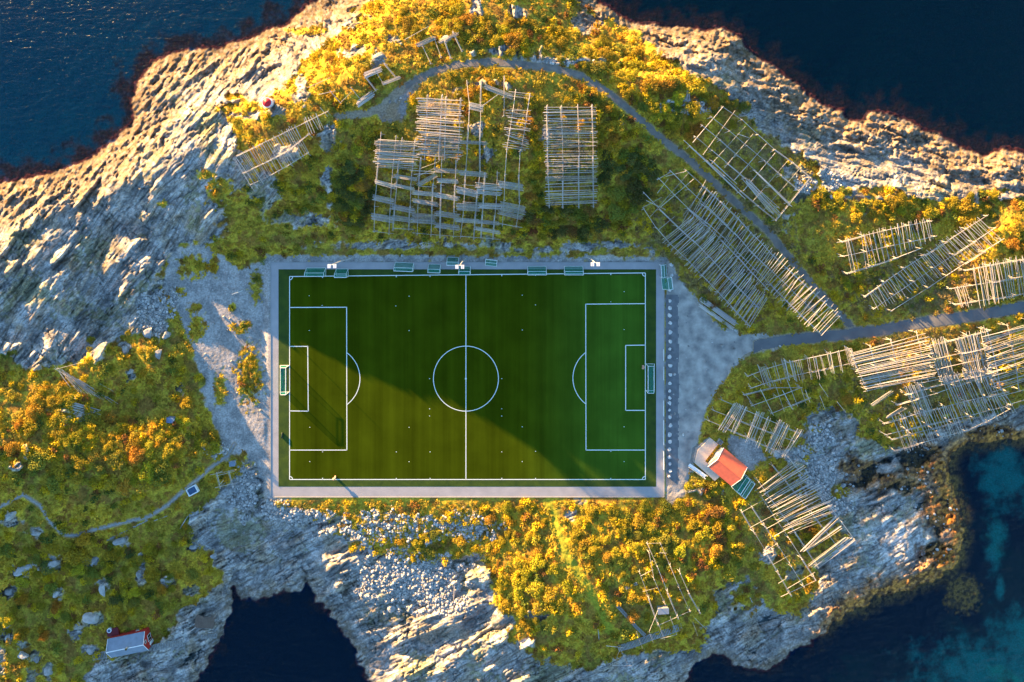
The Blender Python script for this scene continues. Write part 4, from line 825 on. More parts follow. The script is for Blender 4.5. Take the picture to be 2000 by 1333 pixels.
CL = [ # u, v, ru, rv, count, palette, radius range (m), place
(1000,75,110,32,17,'gggoo',1.6,2.8,'on the northern slope above the track'),
(1175,125,80,45,17,'ggggn',1.6,3.0,'between the track and the north eastern shore'),
(1300,205,80,45,17,'gggno',1.5,2.9,'on the slope north east of the track'),
(1215,200,25,50,5,'ggn',1.3,2.2,'beside the inner bend of the track'),
(850,50,100,40,12,'gggoo',1.2,2.2,'on the far northern crest'),
(700,90,90,70,12,'oggo',1.0,2.0,'among the pale rocks of the northern slope'),
(715,278,22,28,5,'ogg',1.5,2.4,'left of the upper drying racks'),
(692,375,38,60,20,'drdno',1.6,2.6,'on the shaded bank left of the big rack'),
(560,390,70,40,7,'rnn',1.0,1.9,'on the shaded western bank'),
(1045,300,16,110,13,'ogooo',1.4,2.3,'in the strip between two racks'),
(1183,245,24,60,11,'ggo',1.5,2.4,'right of the tall striped rack'),
(1225,350,50,75,17,'ddnd',1.6,2.9,'in the dark hollow right of the striped rack'),
(1110,435,105,32,19,'drnrd',1.4,2.5,'on the shaded bank above the pitch'),
(925,170,50,25,7,'oog',1.2,2.0,'around the top of the rack hill'),
(1420,215,40,30,6,'gno',1.3,2.2,'beyond the open grid rack'),
(1340,250,30,30,5,'go',1.4,2.3,'between the track and the open grid rack'),
(1690,400,90,30,11,'ggo',1.2,2.3,'on the eastern slope above the small rack'),
(1900,410,90,35,11,'ggoo',1.3,2.6,'on the eastern slope near the right edge'),
(1660,545,26,22,5,'ggg',1.4,2.4,'in the triangle between track and racks'),
(1985,475,26,30,4,'oo',1.5,2.4,'above the easternmost rack'),
(1665,760,28,26,5,'ogr',1.2,2.0,'left of the great double rack'),
(1650,690,24,14,3,'gg',1.2,1.8,'on the verge below the road junction'),
(486,735,18,52,14,'ggn',.8,1.15,'on the gravel strip beside the western path'),
(480,632,12,8,2,'g',.9,1.4,'alone on the sunlit gravel'),
(200,885,150,70,34,'ggogn',1.5,3.0,'in the large western thicket'),
(60,800,90,90,15,'goog',1.2,2.4,'on the slope at the left edge'),
(370,870,55,50,9,'ggo',1.2,2.2,'at the eastern end of the western thicket'),
(240,700,110,50,8,'gg',.9,1.6,'on the western knoll'),
(110,1090,100,60,14,'ndrgn',1.3,2.4,'in the thicket south of the footpath'),
(155,1085,20,30,3,'gg',1.8,2.7,'between the two angular boulders'),
(240,1130,70,60,12,'gdrgn',1.2,2.2,'on the meadow north of the boathouse'),
(60,1200,70,60,9,'ggon',1.0,1.9,'on the south western meadow'),
(330,1100,60,50,8,'gnn',1.0,1.9,'on the meadow above the gully'),
(860,1060,45,36,9,'gng',1.1,2.0,'on the stony flat below the pitch'),
(1010,1020,60,40,9,'ggo',1.2,2.2,'just below the lower path'),
(1045,1140,75,80,18,'gogg',1.5,2.8,'on the southern slope left of the grassy lane'),
(1190,1050,75,60,18,'ggog',1.4,2.6,'on the southern slope right of the grassy lane'),
(1300,1030,80,50,15,'ggng',1.3,2.5,'on the slope below the clubhouse'),
(1400,1060,50,70,11,'ggor',1.4,2.7,'left of the lower plank rack'),
(1240,1150,60,60,9,'gngo',1.2,2.2,'around the ruined drying frame'),
(1380,955,40,16,5,'gg',1.4,2.3,'against the terrace of the clubhouse'),
(1580,1030,30,50,5,'og',1.1,1.8,'under the poles of the lower plank rack'),
(1520,760,40,40,4,'rr',.9,1.6,'between the small racks by the gravel lot')]
PN = {'g': 'golden', 'o': 'orange', 'r': 'rust', 'n': 'green', 'd': 'dark green'}
placed = []; SH = []
for (cu_, cv_, ru, rv, cnt, pal, r0, r1, place) in CL:
    ok = 0
    for _ in range(cnt * 14):
        if ok >= cnt: break
        a = R.random() * 6.283; d = math.sqrt(R.random()); u = cu_ + ru * d * math.cos(a); v = cv_ + rv * d * math.sin(a); r = R.uniform(r0, r1)
        if val(flat, u, v) > .05 or val(road, u, v) > .2 or val(dco, u, v) < 12 or (val(grav, u, v) > .6 and cnt > 2): continue
        if val(rd['track'], u, v) < 9 + r * 6 or val(rd['foot3'], u, v) < 5 + r * 4 or val(rd['main'], u, v) < 13 + r * 4 or val(rd['foot'], u, v) < 3 + r * 3: continue
        if any((u - a_) ** 2 + (v - b_) ** 2 < ((r + c_) * .58 / K) ** 2 for a_, b_, c_ in placed): continue
        placed.append((u, v, r)); ok += 1; pn = PN[R.choice(pal)]; size = 'small' if r < 1.45 else ('broad' if r > 2.15 else 'middling'); SH.append((r, u, v, pn, size, place))
for (u, v, r, pn) in ((150,1083,2.7,'golden'),(172,1050,2.0,'orange'),(222,1083,1.6,'golden'),(212,1112,1.5,'golden'),(292,1070,1.9,'golden'),(300,1120,2.2,'orange'),(270,1152,1.5,'golden'),(318,1150,1.5,'orange'),(50,1168,1.7,'orange'),(115,1182,1.7,'orange'),(22,1205,1.9,'golden'),(243,1203,1.7,'orange'),(140,1218,1.5,'golden'),(92,1238,1.5,'orange'),(48,1235,1.7,'golden'),(368,785,1.8,'orange')):
    SH.append((r + 1.2, u, v, pn, 'lone', 'in the lower left meadow')); placed.append((u, v, r))
SH.sort(reverse=True); FEW = SH[300:]; SH = SH[:300]; by = {}
for e in SH: by.setdefault((e[4], e[3], e[5]), []).append(e)
for (size, pn, place), es in by.items():
    es.sort(key=lambda e: e[1])
    for k, (r, u, v, *_) in enumerate(es):
        if size == 'lone': r -= 1.2
        p = at(u, v); sz_ = R.uniform(.5, .72) * (2.1 if size == 'lone' else 1)
        lb = f'{size} {pn} shrub {place}' if len(es) == 1 else f'{ORD[k]} {size} {pn} shrub from left {place}'
        t = thing('shrub', lb, 'shrub', (p.x, p.y, p.z - .08), R.random() * 6.283, 'autumn shrubs')
        cr = link('crown', R.choice(crowns[pn]), t); cr.scale = (r * R.uniform(1.1, 1.3), r * R.uniform(1.0, 1.25), r * sz_ * 1.45)
        s_ = link('stem', stem_me, t); s_.scale = (r * .9, r * .9, r * .8)
fv, ff = [], []                                      # the smallest shrubs past three hundred, one object
for (r, u, v, pn, *_) in FEW:
    p = at(u, v); me = R.choice(crowns['golden']); k0 = len(fv); c = math.cos(u), math.sin(u)
    fv += [(p.x + r * (q_.co.x * c[0] - q_.co.y * c[1]), p.y + r * (q_.co.x * c[1] + q_.co.y * c[0]), p.z + r * q_.co.z * .8) for q_ in me.vertices]; ff += [tuple(k0 + i for i in f.vertices) for f in me.polygons]
if fv: link('small_shrubs', mesh('small_shrubs', fv, ff, M['leaf golden']), kind='stuff', label='smallest golden shrubs scattered over the slopes')
print('shrubs', len(placed))
# further shrubs past the three hundred largest, one object
sv_, sf_ = leaf_cloud(31, 160, 5, .125); sf_ = np.array(sf_)
NS = 2300; shp = veg * (1 - flat) * sst(10, 26, dco) * (grav < .05) * (lot < .01) * (rd['track'] > 13) * (rd['main'] > 18) * (rd['foot'] > 8) * (rd['foot3'] > 13)
for (a, b, ra, rb, w_) in [(200,870,230,130,3),(110,1100,140,110,2),(690,380,60,90,5),(560,400,80,60,2),(1110,435,170,45,5),(1225,350,60,90,5),(1045,300,22,120,5),(930,190,60,50,2),(1000,60,250,60,3),(1230,180,170,110,3),(1100,1100,250,170,1.1),(1350,1040,120,120,3),(1750,400,250,60,2),(900,350,120,110,.9),(1600,780,90,60,1.5),(1700,500,90,60,1.5),(1560,1020,60,70,1.5),(690,230,60,60,1.5)]:
    shp = shp * (1 + w_ * sst(1, .5, np.hypot((U - a) / ra, (V - b) / rb)))
for (a, b, ra, rb) in [(1100,1100,20,100),(1600,460,50,40),(1500,700,150,14),(900,492,400,16),(1550,400,40,50),(1500,850,60,30),(300,800,110,22),(850,165,50,20),(1410,270,80,50)]:
    shp = shp * sst(.8, 1.2, np.hypot((U - a) / ra, (V - b) / rb))
kx, cc_ = sample(shp * sst(-.5, .3, n1 + .5 * lump), NS)
sz = (.65 + .85 * rs.rand(NS, 1)) * np.stack([np.ones(NS), .85 + .3 * rs.rand(NS), .75 + .3 * rs.rand(NS)], 1)
pal_ = np.array([(.60, .43, .02), (.52, .30, .025), (.34, .29, .03), (.17, .20, .03), (.26, .12, .035), (.09, .12, .025)]); gg = gold.ravel()[kx]; rr_ = rs.rand(NS)
pi_ = np.where(rr_ < gg * .42, 0, np.where(rr_ < gg * .55, 1, np.where(rr_ < .68, 2, np.where(rr_ < .82, 3, np.where(rr_ < .93, 4, 5)))))
tcs = pal_[pi_] * (.8 + .4 * rs.rand(NS, 1)); SHRUBS = (cc_, sz * 1.12, tcs, sv_, sf_)
# low undergrowth: nobody could count it
tuft_v, tuft_f = leaf_cloud(3, 13, 2, .34, .7); tuft_f = np.array(tuft_f)
hv = (.15 + .85 * sst(5, 11, rd['foot3'])) * veg * (1 - flat) * sst(8, 20, dco) * (1 - grav) * (1 - lot)
dens = hv * (.15 + sst(-.3, .35, lump + .5 * n1)) * (.3 + .9 * gold)
NT = 30000
kx, cc_ = sample(dens, NT)
g_ = gold.ravel()[kx][:, None]; hgt = .35 + .65 * g_
sz = np.concatenate([np.ones((NT, 2)) * (.55 + .6 * rs.rand(NT, 1)), .5 * hgt * (.6 + .6 * rs.rand(NT, 1))], 1)
tc_ = C_veg.reshape(-1, 3)[kx] * (1.0 + .5 * (rs.rand(NT, 1) - .5)) * np.array([[1.05, 1, 1]])
um = bpy.data.materials.new('undergrowth_leaves'); um.use_nodes = True; N = um.node_tree.nodes; L = um.node_tree.links; b = N['Principled BSDF']; b.inputs['Roughness'].default_value = .8; b.inputs['Specular IOR Level'].default_value = .1
va = N.new('ShaderNodeAttribute'); va.attribute_name = 'tint'; L.new(va.outputs['Color'], b.inputs['Base Color']); t_ = N.new('ShaderNodeBsdfTranslucent'); L.new(va.outputs['Color'], t_.inputs[0]); s = N.new('ShaderNodeMixShader'); s.inputs[0].default_value = .2
L.new(b.outputs[0], s.inputs[1]); L.new(t_.outputs[0], s.inputs[2]); L.new(s.outputs[0], N['Material Output'].inputs[0])
soup('shrub_thicket', um, *SHRUBS, kind='stuff', label='dense mass of smaller golden and rust shrubs on all the slopes')
soup('undergrowth', um, cc_, sz, tc_, tuft_v, tuft_f, kind='stuff', label='low golden and green undergrowth covering the slopes')

# ------------------------------------------------------------------ fish drying racks
def pole_mesh(seed):
    rr = random.Random(seed); q = MB(); pts = [(0, 0, -.5), (rr.uniform(-.3, .3), rr.uniform(-.3, .3), -.15), (rr.uniform(-.3, .3), rr.uniform(-.3, .3), .2), (0, 0, .5)]; r = [1, .93, .85, .72]; n_ = 6; vs_ = []
    for (x, y, z), k in zip(pts, r):
        for i in range(n_): vs_.append((x + k * math.cos(6.283 * i / n_), y + k * math.sin(6.283 * i / n_), z))
    f = [(j * n_ + i, j * n_ + (i + 1) % n_, (j + 1) * n_ + (i + 1) % n_, (j + 1) * n_ + i) for j in range(3) for i in range(n_)] + [tuple(range(n_ - 1, -1, -1)), tuple(range(3 * n_, 4 * n_))]
    return mesh('pole', vs_, f, M['wood'])
PM = [pole_mesh(k) for k in range(5)]
def bundle_mesh(seed):
    rr = random.Random(seed); q = MB()
    for k in range(8):
        y = (k - 3.5) * .16; s = rr.uniform(-.05, .05); q.tube((-.5 + s, y + rr.uniform(-.05, .05), rr.uniform(0, .12)), (.5 + s, y + rr.uniform(-.06, .06), rr.uniform(0, .12)), .055, .045, 5)
    return mesh('pole_bundle', q.v, q.f, M['wood'])
BM = [bundle_mesh(k) for k in range(4)]
def stick(root, name, a, b, r, me=None):
    a = Vector(a); b = Vector(b); d = b - a
    if d.length < .05: return None
    o = bpy.data.objects.new(name, me or R.choice(PM)); col.objects.link(o); o.parent = root
    o.location = (a + b) / 2 - root.location; o.rotation_mode = 'QUATERNION'; o.rotation_quaternion = d.to_track_quat('Z', 'Y'); o.scale = (r, r, d.length)
    return o
def rack(label, rails, poles, h=3.0, group='wooden fish drying racks', bundles=(), thin=(), seg=6.5, cat='drying rack', name='drying_rack', legs=True, th=1.0):
    c = rails[0][0] if rails else poles[0][:2]; t = thing(name, label, cat, at(*c), 0, group)
    cnt = 0
    for rl in rails:
        tot = sum(math.dist(a, b) for a, b in zip(rl, rl[1:])) * K; n_ = max(1, round(tot / seg)); pts = []
        for k in range(n_ + 1):
            s = tot / K * k / n_
            for a, b in zip(rl, rl[1:]):
                l = math.dist(a, b)
                if s <= l + 1e-6: pts.append((a[0] + (b[0] - a[0]) * s / l, a[1] + (b[1] - a[1]) * s / l)); break
                s -= l
        W_ = [at(u + R.uniform(-.5, .5), v + R.uniform(-.5, .5), h + R.uniform(-.12, .12)) for u, v in pts]
        for a, b in zip(W_, W_[1:]):
            d = (b - a).normalized(); stick(t, 'rail', a - d * .5, b + d * .5, .085 * th)
            if R.random() < .4: stick(t, 'rail', a - d * .3 + Vector((0, 0, .13)) + d.cross(Vector((0, 0, 1))) * .22, b + d * .4 + Vector((0, 0, .13)) + d.cross(Vector((0, 0, 1))) * .2, .07)
        if legs:
            for k, a in enumerate(W_):
                if cnt > 44: break
                d = (W_[min(k + 1, len(W_) - 1)] - W_[max(k - 1, 0)]).normalized(); nn = Vector((-d.y, d.x, 0)).normalized()
                for s in (-1, 1):
                    f = a + nn * s * R.uniform(.25, .6) + d * R.uniform(-.3, .3); f.z = ground(f.x, f.y) - .2; tp_ = a - nn * s * .1 + Vector((0, 0, .25)); stick(t, 'post', f, tp_, .075 * th)
                cnt += 1
    for (u0, v0, u1, v1) in poles[:100]:
        a = at(u0, v0, h + .2 + R.uniform(0, .15)); b = at(u1, v1, h + .2 + R.uniform(0, .15)); m = (a + b) / 2
        g = ground(m.x, m.y) + h * .75
        stick(t, 'pole', a, b, R.uniform(.048, .08) * th)
    for (u0, v0, u1, v1, w) in bundles:
        a = at(u0, v0, h + .2); b = at(u1, v1, h + .2); d = b - a; o = bpy.data.objects.new('pole_bundle', R.choice(BM)); col.objects.link(o); o.parent = t; o.location = (a + b) / 2 - t.location; o.rotation_mode = 'QUATERNION'
        o.rotation_quaternion = d.to_track_quat('X', 'Z'); o.scale = (d.length, w, 1)
    for (u0, v0, u1, v1) in thin: stick(t, 'brace', at(u0, v0, h), at(u1, v1, .2 + h * .6), .07)
    return t
def fan(A0, A1, B0, B1, n_, j=.35, over=0.04, gaps=()):
    o = []
    for k in range(n_):
        t0 = (k + .5 + R.uniform(-j, j)) / n_; t1 = (k + .5 + R.uniform(-j, j) * 1.6) / n_
        if any(a < t0 < b for a, b in gaps): continue
        t1 = min(max(t1, 0), 1)
        a = (A0[0] + (A1[0] - A0[0]) * t0, A0[1] + (A1[1] - A0[1]) * t0); b = (B0[0] + (B1[0] - B0[0]) * t1, B0[1] + (B1[1] - B0[1]) * t1); e = R.uniform(-over, over * 1.6); f = R.uniform(-over, over * 1.6)
        o.append((a[0] - (b[0] - a[0]) * e, a[1] - (b[1] - a[1]) * e, b[0] + (b[0] - a[0]) * f, b[1] + (b[1] - a[1]) * f))
    return o
def grp(xs, n_, dx, w):       # little groups of near-parallel poles: xs = list of (top u, top v)
    o = []
    for (u, v) in xs:
        for k in range(n_): a = (k - n_ / 2) * w; o.append((u + a + R.uniform(-1, 1), v + R.uniform(-2, 2) + a * .3, u + dx[0] + a * .8 + R.uniform(-2, 2), v + dx[1] + a * .3 + R.uniform(-2, 2)))
    return o
rack('narrow slanting rack below the red capped beacon', [[(464, 303), (540, 268), (638, 218)], [(476, 338), (560, 297), (602, 262)], [(492, 360), (545, 335), (600, 300)]],
     fan((455, 312), (578, 243), (492, 372), (606, 296), 38, .6, .05) + fan((592, 232), (622, 222), (604, 262), (634, 250), 7, .5), 2.6)
rack('upper block of the hilltop racks with closely laid cross poles', [[(836, 188), (829, 310)], [(864, 188), (858, 310)], [(872, 192), (868, 310)], [(900, 195), (894, 312)]],
     fan((818, 190), (818, 304), (900, 194), (898, 310), 54, .8, .06), 3.0)
rack('left block of the hilltop racks beside the orange shrubs', [[(744, 262), (738, 330), (732, 400), (731, 452)], [(773, 268), (765, 350), (760, 456)], [(785, 272), (776, 350), (768, 448)], [(811, 276), (803, 350), (799, 448)]],
     fan((737, 272), (735, 326), (816, 276), (812, 332), 32, .8, .06) + [(727, 452, 769, 457), (768, 446, 808, 449)], 3.0,
     bundles=[(733, 355, 773, 366, .9), (770, 362, 809, 370, .7), (769, 344, 816, 351, .8), (729, 386, 771, 395, 1.2), (765, 404, 811, 413, 1.1), (726, 423, 770, 430, 1.4), (764, 425, 807, 431, 1.1)])
rack('middle block of the hilltop racks with flat pole bundles', [[(823, 310), (817, 380), (815, 456)], [(850, 312), (845, 380), (842, 460)], [(863, 312), (861, 400), (860, 463)], [(890, 315), (888, 400), (886, 463)]],
     [(805, 455, 850, 459), (850, 459, 905, 463), (820, 364, 853, 366)] + [(800, 333, 850, 336), (808, 341, 848, 338), (818, 331, 857, 316), (815, 345, 855, 326)], 3.0,
     bundles=[(805, 430, 850, 433, 1.2), (850, 333, 896, 335, .9), (855, 353, 895, 355, .9), (806, 376, 855, 381, .9), (852, 381, 896, 389, 1.0), (806, 392, 855, 400, .9), (804, 420, 851, 423, .8), (850, 417, 898, 423, 1.1), (850, 440, 898, 446, 1.1), (816, 362, 852, 342, .9)])
rack('right block of the hilltop racks with flat pole bundles', [[(912, 160), (918, 215), (910, 330), (906, 400), (900, 463)], [(940, 160), (938, 230), (938, 330), (930, 400), (926, 466)], [(948, 340), (943, 400), (940, 463)], [(971, 338), (969, 400), (963, 466)], [(985, 152), (984, 225)], [(990, 292), (986, 345), (984, 402), (981, 440)], [(1016, 295), (1013, 350), (1015, 402), (1008, 442)]],
     [(900, 462, 940, 465), (940, 465, 978, 468), (970, 436, 1020, 445), (938, 210, 982, 178), (903, 361, 945, 365), (903, 395, 935, 397)], 3.0,
     bundles=[(948, 170, 1001, 190, 1.0), (917, 207, 944, 213, 1.4), (880, 277, 952, 280, .7), (897, 338, 951, 342, 1.0), (892, 371, 935, 380, 1.4), (930, 368, 980, 372, 2.4), (974, 360, 1022, 367, 1.4), (892, 404, 936, 406, 1.5), (935, 402, 979, 404, 1.2), (977, 402, 1026, 412, 1.8), (889, 430, 936, 433, .9), (934, 433, 976, 437, .8), (974, 414, 1020, 426, 1.0), (928, 446, 977, 455, .8)])
rack('slim leaning rack left of the orange shrub strip', [[(1007, 178), (1000, 235), (990, 290)], [(1035, 186), (1027, 240), (1018, 294)]], fan((999, 180), (986, 290), (1036, 184), (1026, 296), 27, .8, .12, ((.1, .25),)), 3.0)
rack('tall striped rack with dozens of horizontal poles', [[(1069, 208), (1070, 305), (1073, 404)], [(1097, 210), (1099, 305), (1100, 404)], [(1129, 208), (1131, 305), (1131, 404)], [(1157, 208), (1159, 305), (1160, 404)]],
     fan((1062, 210), (1067, 404), (1164, 210), (1166, 402), 62, .8, .02), 3.0)
rack('open grid rack beside the upper track, mostly bare', [[(1412, 209), (1455, 238), (1500, 284), (1545, 315), (1583, 347)], [(1390, 229), (1430, 260), (1500, 320), (1560, 372)], [(1372, 246), (1420, 285), (1480, 338), (1540, 395)], [(1358, 268), (1410, 310), (1460, 352), (1520, 405)], [(1348, 286), (1400, 330), (1450, 376), (1515, 430)]],
     [(1353, 279, 1413, 208), (1373, 303, 1436, 216), (1390, 320, 1456, 247), (1415, 328, 1471, 262), (1433, 353, 1496, 282), (1452, 373, 1514, 299), (1435, 352, 1497, 281), (1470, 394, 1539, 314), (1490, 413, 1561, 331), (1515, 432, 1584, 347), (1513, 431, 1583, 346), (1440, 262, 1462, 269)] + fan((1344, 282), (1350, 289), (1436, 368), (1450, 384), 8, .6, .08) + fan((1384, 310), (1395, 318), (1428, 350), (1438, 358), 6, .6, .08) + fan((1453, 355), (1470, 358), (1505, 418), (1530, 420), 11, .9, .08) + fan((1475, 336), (1482, 340), (1536, 396), (1546, 402), 7, .7, .06), 3.0)
rack('northern half of the long rack beside the track, full of poles', [[(1340, 333), (1372, 362), (1440, 425), (1500, 490), (1560, 545), (1642, 620)], [(1372, 400), (1420, 440), (1480, 505), (1540, 560), (1620, 640)], [(1345, 408), (1400, 450), (1455, 508), (1515, 565), (1548, 600), (1602, 650)]],
     fan((1374, 358), (1645, 617), (1330, 425), (1604, 656), 84, 1.0, .07), 3.0)
rack('southern half of the long rack beside the track, full of poles', [[(1310, 335), (1360, 385), (1420, 440)], [(1287, 350), (1330, 395), (1390, 450), (1450, 512), (1500, 566)], [(1258, 378), (1310, 430), (1370, 485), (1430, 550), (1480, 600)], [(1257, 408), (1292, 460), (1350, 515), (1410, 578), (1463, 636)]],
     fan((1352, 418), (1500, 584), (1293, 466), (1465, 640), 80, 1.0, .06) + [(1255, 406, 1292, 386), (1283, 352, 1312, 335), (1284, 378, 1305, 350), (1285, 450, 1318, 423), (1270, 424, 1345, 338), (1262, 392, 1300, 410), (1290, 405, 1355, 350), (1300, 345, 1340, 335)], 3.0)
rack('small pole covered rack on the golden eastern slope', [[(1645, 472), (1730, 450), (1818, 432)], [(1648, 501), (1730, 483), (1827, 462)], [(1655, 534), (1730, 512), (1798, 486)]], fan((1647, 466), (1815, 426), (1664, 534), (1824, 468), 38, .6, .05, ((.12, .16), (.5, .53))), 2.8)
rack('diagonal pole covered rack climbing the eastern slope', [[(1690, 579), (1780, 515), (1860, 465), (1928, 422)], [(1708, 603), (1800, 540), (1880, 487), (1943, 446)], [(1742, 607), (1820, 558), (1900, 505), (1958, 468)]], fan((1694, 572), (1912, 425), (1716, 606), (1958, 470), 56, .6, .06), 2.8)
rack('pole covered rack just above the road at the right edge', [[(1885, 528), (1950, 515), (2025, 502)], [(1857, 564), (1940, 551), (2025, 535)], [(1866, 594), (1940, 584), (2025, 570)]], fan((1862, 562), (1885, 556), (1874, 600), (1900, 598), 7, .6) + fan((1898, 522), (2020, 500), (1910, 596), (2030, 572), 32, .7, .06), 2.8)
rack('western part of the great rack, poles pointing along the shore', [[(1663, 688), (1676, 722), (1693, 762)], [(1700, 676), (1710, 715), (1722, 755)], [(1740, 664), (1750, 705), (1760, 748)], [(1790, 650), (1800, 695), (1812, 742)]],
     fan((1663, 688), (1690, 764), (1810, 650), (1826, 738), 38, 1.1, .03) + fan((1700, 790), (1706, 794), (1740, 760), (1746, 770), 4) + fan((1731, 814), (1734, 818), (1762, 794), (1770, 799), 4), 3.1)
rack('central part of the great rack, steeply laid poles', [[(1812, 676), (1870, 662), (1932, 645)], [(1826, 702), (1880, 690), (1934, 678)], [(1832, 722), (1890, 708), (1940, 698)], [(1795, 750), (1870, 733), (1945, 715)]],
     fan((1813, 670), (1846, 662), (1838, 748), (1866, 745), 16, .9, .06) + fan((1862, 664), (1925, 645), (1888, 742), (1944, 752), 26, .9, .06), 3.1)
rack('seaward middle part of the great rack, thickly laid poles', [[(1752, 790), (1830, 768), (1903, 741), (1945, 730)], [(1727, 827), (1800, 806), (1880, 786), (1968, 765)], [(1770, 770), (1840, 750), (1930, 730)]],
     fan((1765, 756), (1800, 748), (1790, 812), (1825, 810), 18, .9, .04) + fan((1835, 736), (1936, 716), (1862, 800), (1965, 775), 34, .9, .05), 3.1)
rack('lowest part of the great rack above the seaweed shore', [[(1730, 850), (1800, 832), (1880, 815), (1975, 792)], [(1742, 858), (1820, 838), (1900, 815)], [(1747, 880), (1820, 860), (1900, 838), (1972, 800)]],
     fan((1740, 815), (1965, 770), (1768, 884), (1985, 806), 58, .9, .04), 3.1)
rack('eastern part of the great rack at the right edge', [[(1928, 645), (1945, 705), (1955, 760)], [(1968, 636), (1982, 700), (1990, 760)], [(2010, 626), (2025, 700), (2035, 750)]],
     fan((1920, 655), (1942, 765), (2000, 630), (2010, 745), 38, 1.1, .05) + [(1965, 792, 2020, 776), (1950, 775, 2020, 757)], 3.1)
rack('long two railed rack along the verge of the road', [[(1462, 735), (1520, 712), (1590, 698), (1660, 682)], [(1468, 758), (1530, 738), (1600, 723), (1668, 709)]],
     grp([(1490, 717)], 7, (14, 38), 3) + grp([(1513, 708), (1556, 706)], 2, (11, 40), 4) + grp([(1530, 703), (1546, 705)], 5, (10, 40), 2) + grp([(1563, 702), (1580, 702), (1604, 694), (1638, 686)], 2, (8, 40), 3) + grp([(1592, 698), (1620, 688)], 4, (8, 42), 2.4) + grp([(1658, 680)], 6, (10, 38), 3), 2.6)
rack('sparse bare frame between the two pole racks by the lot', [[(1454, 771), (1490, 758), (1562, 757)], [(1470, 792), (1520, 775), (1564, 758)], [(1508, 808), (1545, 792), (1580, 778)]],
     [(1456, 770, 1474, 796), (1485, 760, 1511, 812), (1513, 748, 1532, 804), (1537, 742, 1558, 794), (1530, 765, 1549, 801), (1528, 762, 1547, 799), (1565, 760, 1574, 788), (1573, 762, 1582, 786), (1600, 750, 1618, 776), (1601, 773, 1612, 800), (1635, 785, 1652, 806), (1468, 730, 1492, 752)], 2.4)
rack('rack with grey pole stacks between the lot and the clubhouse', [[(1412, 782), (1480, 812), (1560, 845)], [(1395, 802), (1470, 832), (1550, 862)], [(1385, 822), (1455, 852), (1535, 890)]],
     grp([(1444, 789)], 9, (-33, 54), 2.2) + grp([(1456, 794)], 6, (-24, 52), 2.4) + grp([(1487, 806)], 8, (-24, 60), 2.4) + grp([(1503, 815)], 3, (-25, 62), 2.4) + grp([(1527, 822), (1534, 828)], 6, (-28, 60), 2.2) + grp([(1542, 832)], 3, (-24, 58), 2.2) + grp([(1565, 840)], 6, (-33, 54), 2.2), 2.8)
rack('lower plank rack on the point south of the clubhouse', [[(1540, 893), (1580, 940), (1625, 995), (1668, 1052)], [(1512, 912), (1555, 965), (1600, 1020), (1640, 1075)], [(1482, 942), (1520, 995), (1560, 1050), (1598, 1108)]],
     fan((1553, 897), (1640, 1003), (1478, 950), (1545, 1042), 42, 1.0, .06) + grp([(1637, 1012)], 7, (-68, 66), 1.6) + grp([(1644, 1030)], 3, (-70, 48), 2.4) + grp([(1662, 1052)], 12, (-74, 56), 2.0), 2.8)
rack('bare grid frame beside the lower plank rack', [[(1490, 975), (1530, 1035), (1565, 1090), (1593, 1132)], [(1470, 992), (1510, 1050), (1570, 1146)], [(1450, 1001), (1495, 1075), (1545, 1163)]],
     [(1450, 1000, 1491, 977), (1465, 1031, 1517, 1003), (1497, 1033, 1530, 1015), (1490, 1080, 1518, 1062), (1510, 1103, 1540, 1086), (1536, 1151, 1592, 1118), (1525, 1166, 1594, 1134), (1512, 1048, 1543, 1030), (1520, 1140, 1536, 1130)], 2.4, th=.8)
rack('ruined skeleton of a drying frame among golden shrubs', [[(1265, 1063), (1295, 1135), (1325, 1207)], [(1290, 1063), (1318, 1128), (1348, 1194)], [(1250, 1120), (1267, 1168), (1286, 1220)], [(1268, 1080), (1275, 1125), (1299, 1180)], [(1328, 1120), (1346, 1160), (1367, 1197)]],
     [(1262, 1062, 1292, 1061), (1288, 1221, 1350, 1193), (1252, 1125, 1276, 1113), (1285, 1192, 1268, 1234), (1286, 1218, 1298, 1250), (1309, 1205, 1322, 1240), (1273, 1095, 1278, 1098), (1268, 1233, 1276, 1256), (1243, 1234, 1255, 1267), (1353, 1215, 1363, 1243), (1357, 1208, 1380, 1230), (1290, 1248, 1322, 1240), (1255, 1156, 1284, 1148), (1288, 1080, 1302, 1081)], 2.2, th=.72)
rack('collapsed tripod of poles at the foot of the plank deck', [[(1187, 1262), (1215, 1265)]], [(1211, 1266, 1200, 1298), (1211, 1266, 1225, 1296), (1196, 1300, 1236, 1301), (1236, 1280, 1236, 1301), (1205, 1285, 1232, 1300), (1200, 1290, 1222, 1280)], 1.2, None, legs=False, th=.75)
rack('small low frame of planks on the far northern crest', [[(825, 90), (840, 122)], [(849, 76), (861, 110)], [(870, 82), (880, 112)], [(886, 64), (902, 98)]], [(790, 78, 837, 52), (815, 91, 850, 76), (814, 89, 852, 72), (857, 84, 896, 64), (862, 83, 893, 68)], 1.9, bundles=[(814, 90, 849, 74, .9), (858, 84, 893, 66, .7)])
rack('small broken frame with a plank bundle beside the northern track', [[(717, 152), (733, 175)], [(733, 140), (748, 162)], [(752, 125), (770, 147)]], [(746, 164, 782, 150), (747, 166, 783, 152), (712, 150, 745, 136)], 1.9, bundles=[(712, 148, 745, 135, 1.2), (748, 164, 782, 151, .7)])
rack('loose leaning poles on the rocks west of the northern track', [[(646, 180), (664, 200)]], [(600, 172, 645, 152), (664, 202, 686, 180), (684, 170, 702, 192), (622, 185, 655, 178), (625, 210, 640, 228)], 1.2, None, legs=False)
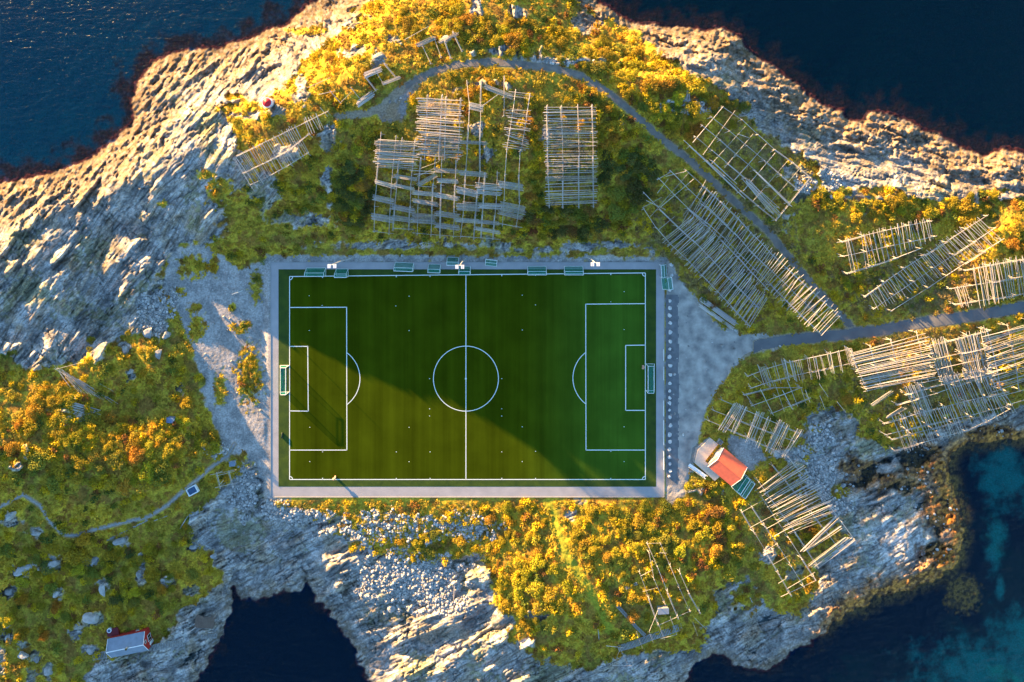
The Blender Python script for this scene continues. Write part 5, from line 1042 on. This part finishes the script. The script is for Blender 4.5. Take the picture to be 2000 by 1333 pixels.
rack('tangle of collapsed grey poles on the western knoll', [[(108, 722), (150, 745), (172, 765)]], fan((110, 720), (165, 748), (135, 755), (225, 785), 24, 1.8, .15) + [(110, 690, 112, 722), (108, 722, 160, 708), (195, 750, 222, 765), (145, 780, 152, 770)], .6, None, legs=False, th=.6)
rack('open frame of poles beside the white rimmed basin', [[(424, 926), (430, 952)], [(448, 922), (455, 948)]], [(410, 928, 462, 918), (420, 953, 466, 943), (422, 930, 458, 921), (428, 948, 437, 938)], 2.0, None)
def pile(u0, v0, u1, v1, n_, w, label, h=.3):
    A_, B_ = at(u0, v0, h), at(u1, v1, h); t = thing('pole_pile', label, 'pole pile', A_ - Vector((0, 0, h))); d = (B_ - A_).normalized(); nn = Vector((-d.y, d.x, 0)).normalized()
    for k in range(n_):
        o = (k / (n_ - 1) - .5) * w + R.uniform(-.08, .08); e = R.uniform(-.6, .6); a = A_ + nn * o + d * e + Vector((0, 0, R.uniform(0, .35))); b = B_ + nn * (o + R.uniform(-.15, .15)) + d * (e + R.uniform(-.3, .3)) + Vector((0, 0, R.uniform(0, .35)))
        stick(t, 'pole', a, b, R.uniform(.09, .13))
pile(1369, 584, 1436, 632, 12, 1.3, 'upper of two long pole piles beside the gravel lot')
pile(1366, 596, 1430, 641, 7, .7, 'lower of two long pole piles beside the gravel lot')
pile(700, 204, 731, 181, 9, 1.5, 'short pile of pale poles at the end of the northern track')
pile(140, 797, 190, 812, 16, 3.6, 'broad pile of grey planks on the western slope')
pile(130, 822, 175, 812, 12, 2.0, 'crossed grey poles leaning on the broad plank pile')
pile(1345, 170, 1344, 200, 5, .8, 'upright looking pole pile in the north eastern shrubs')
for (u0, v0, u1, v1, lb) in ((300, 1018, 327, 1008, 'single pale log beside the footpath'), (352, 1032, 367, 1008, 'grey log at the head of the gully'), (366, 1238, 400, 1212, 'thin pale log leaning on the rocks by the shelter'), (888, 1138, 886, 1175, 'pale upright stick on the stone beach'), (350, 855, 382, 860, 'grey log lying in the western thicket'), (1465, 1168, 1480, 1200, 'thin stick on the blue grey rock above the point'), (1168, 1228, 1170, 1250, 'short pale plank low on the southern slope')):
    a, b_ = at(u0, v0, .15), at(u1, v1, .15); q = MB(); c = (a + b_) / 2; m = a.lerp(b_, .5) + Vector((.03, .05, .03)); q.tube(a - c, m - c, .13, .12, 7); q.tube(m - c, b_ - c, .12, .09, 7); q.build('log', M['wood'], None, c, label=lb, category='log')
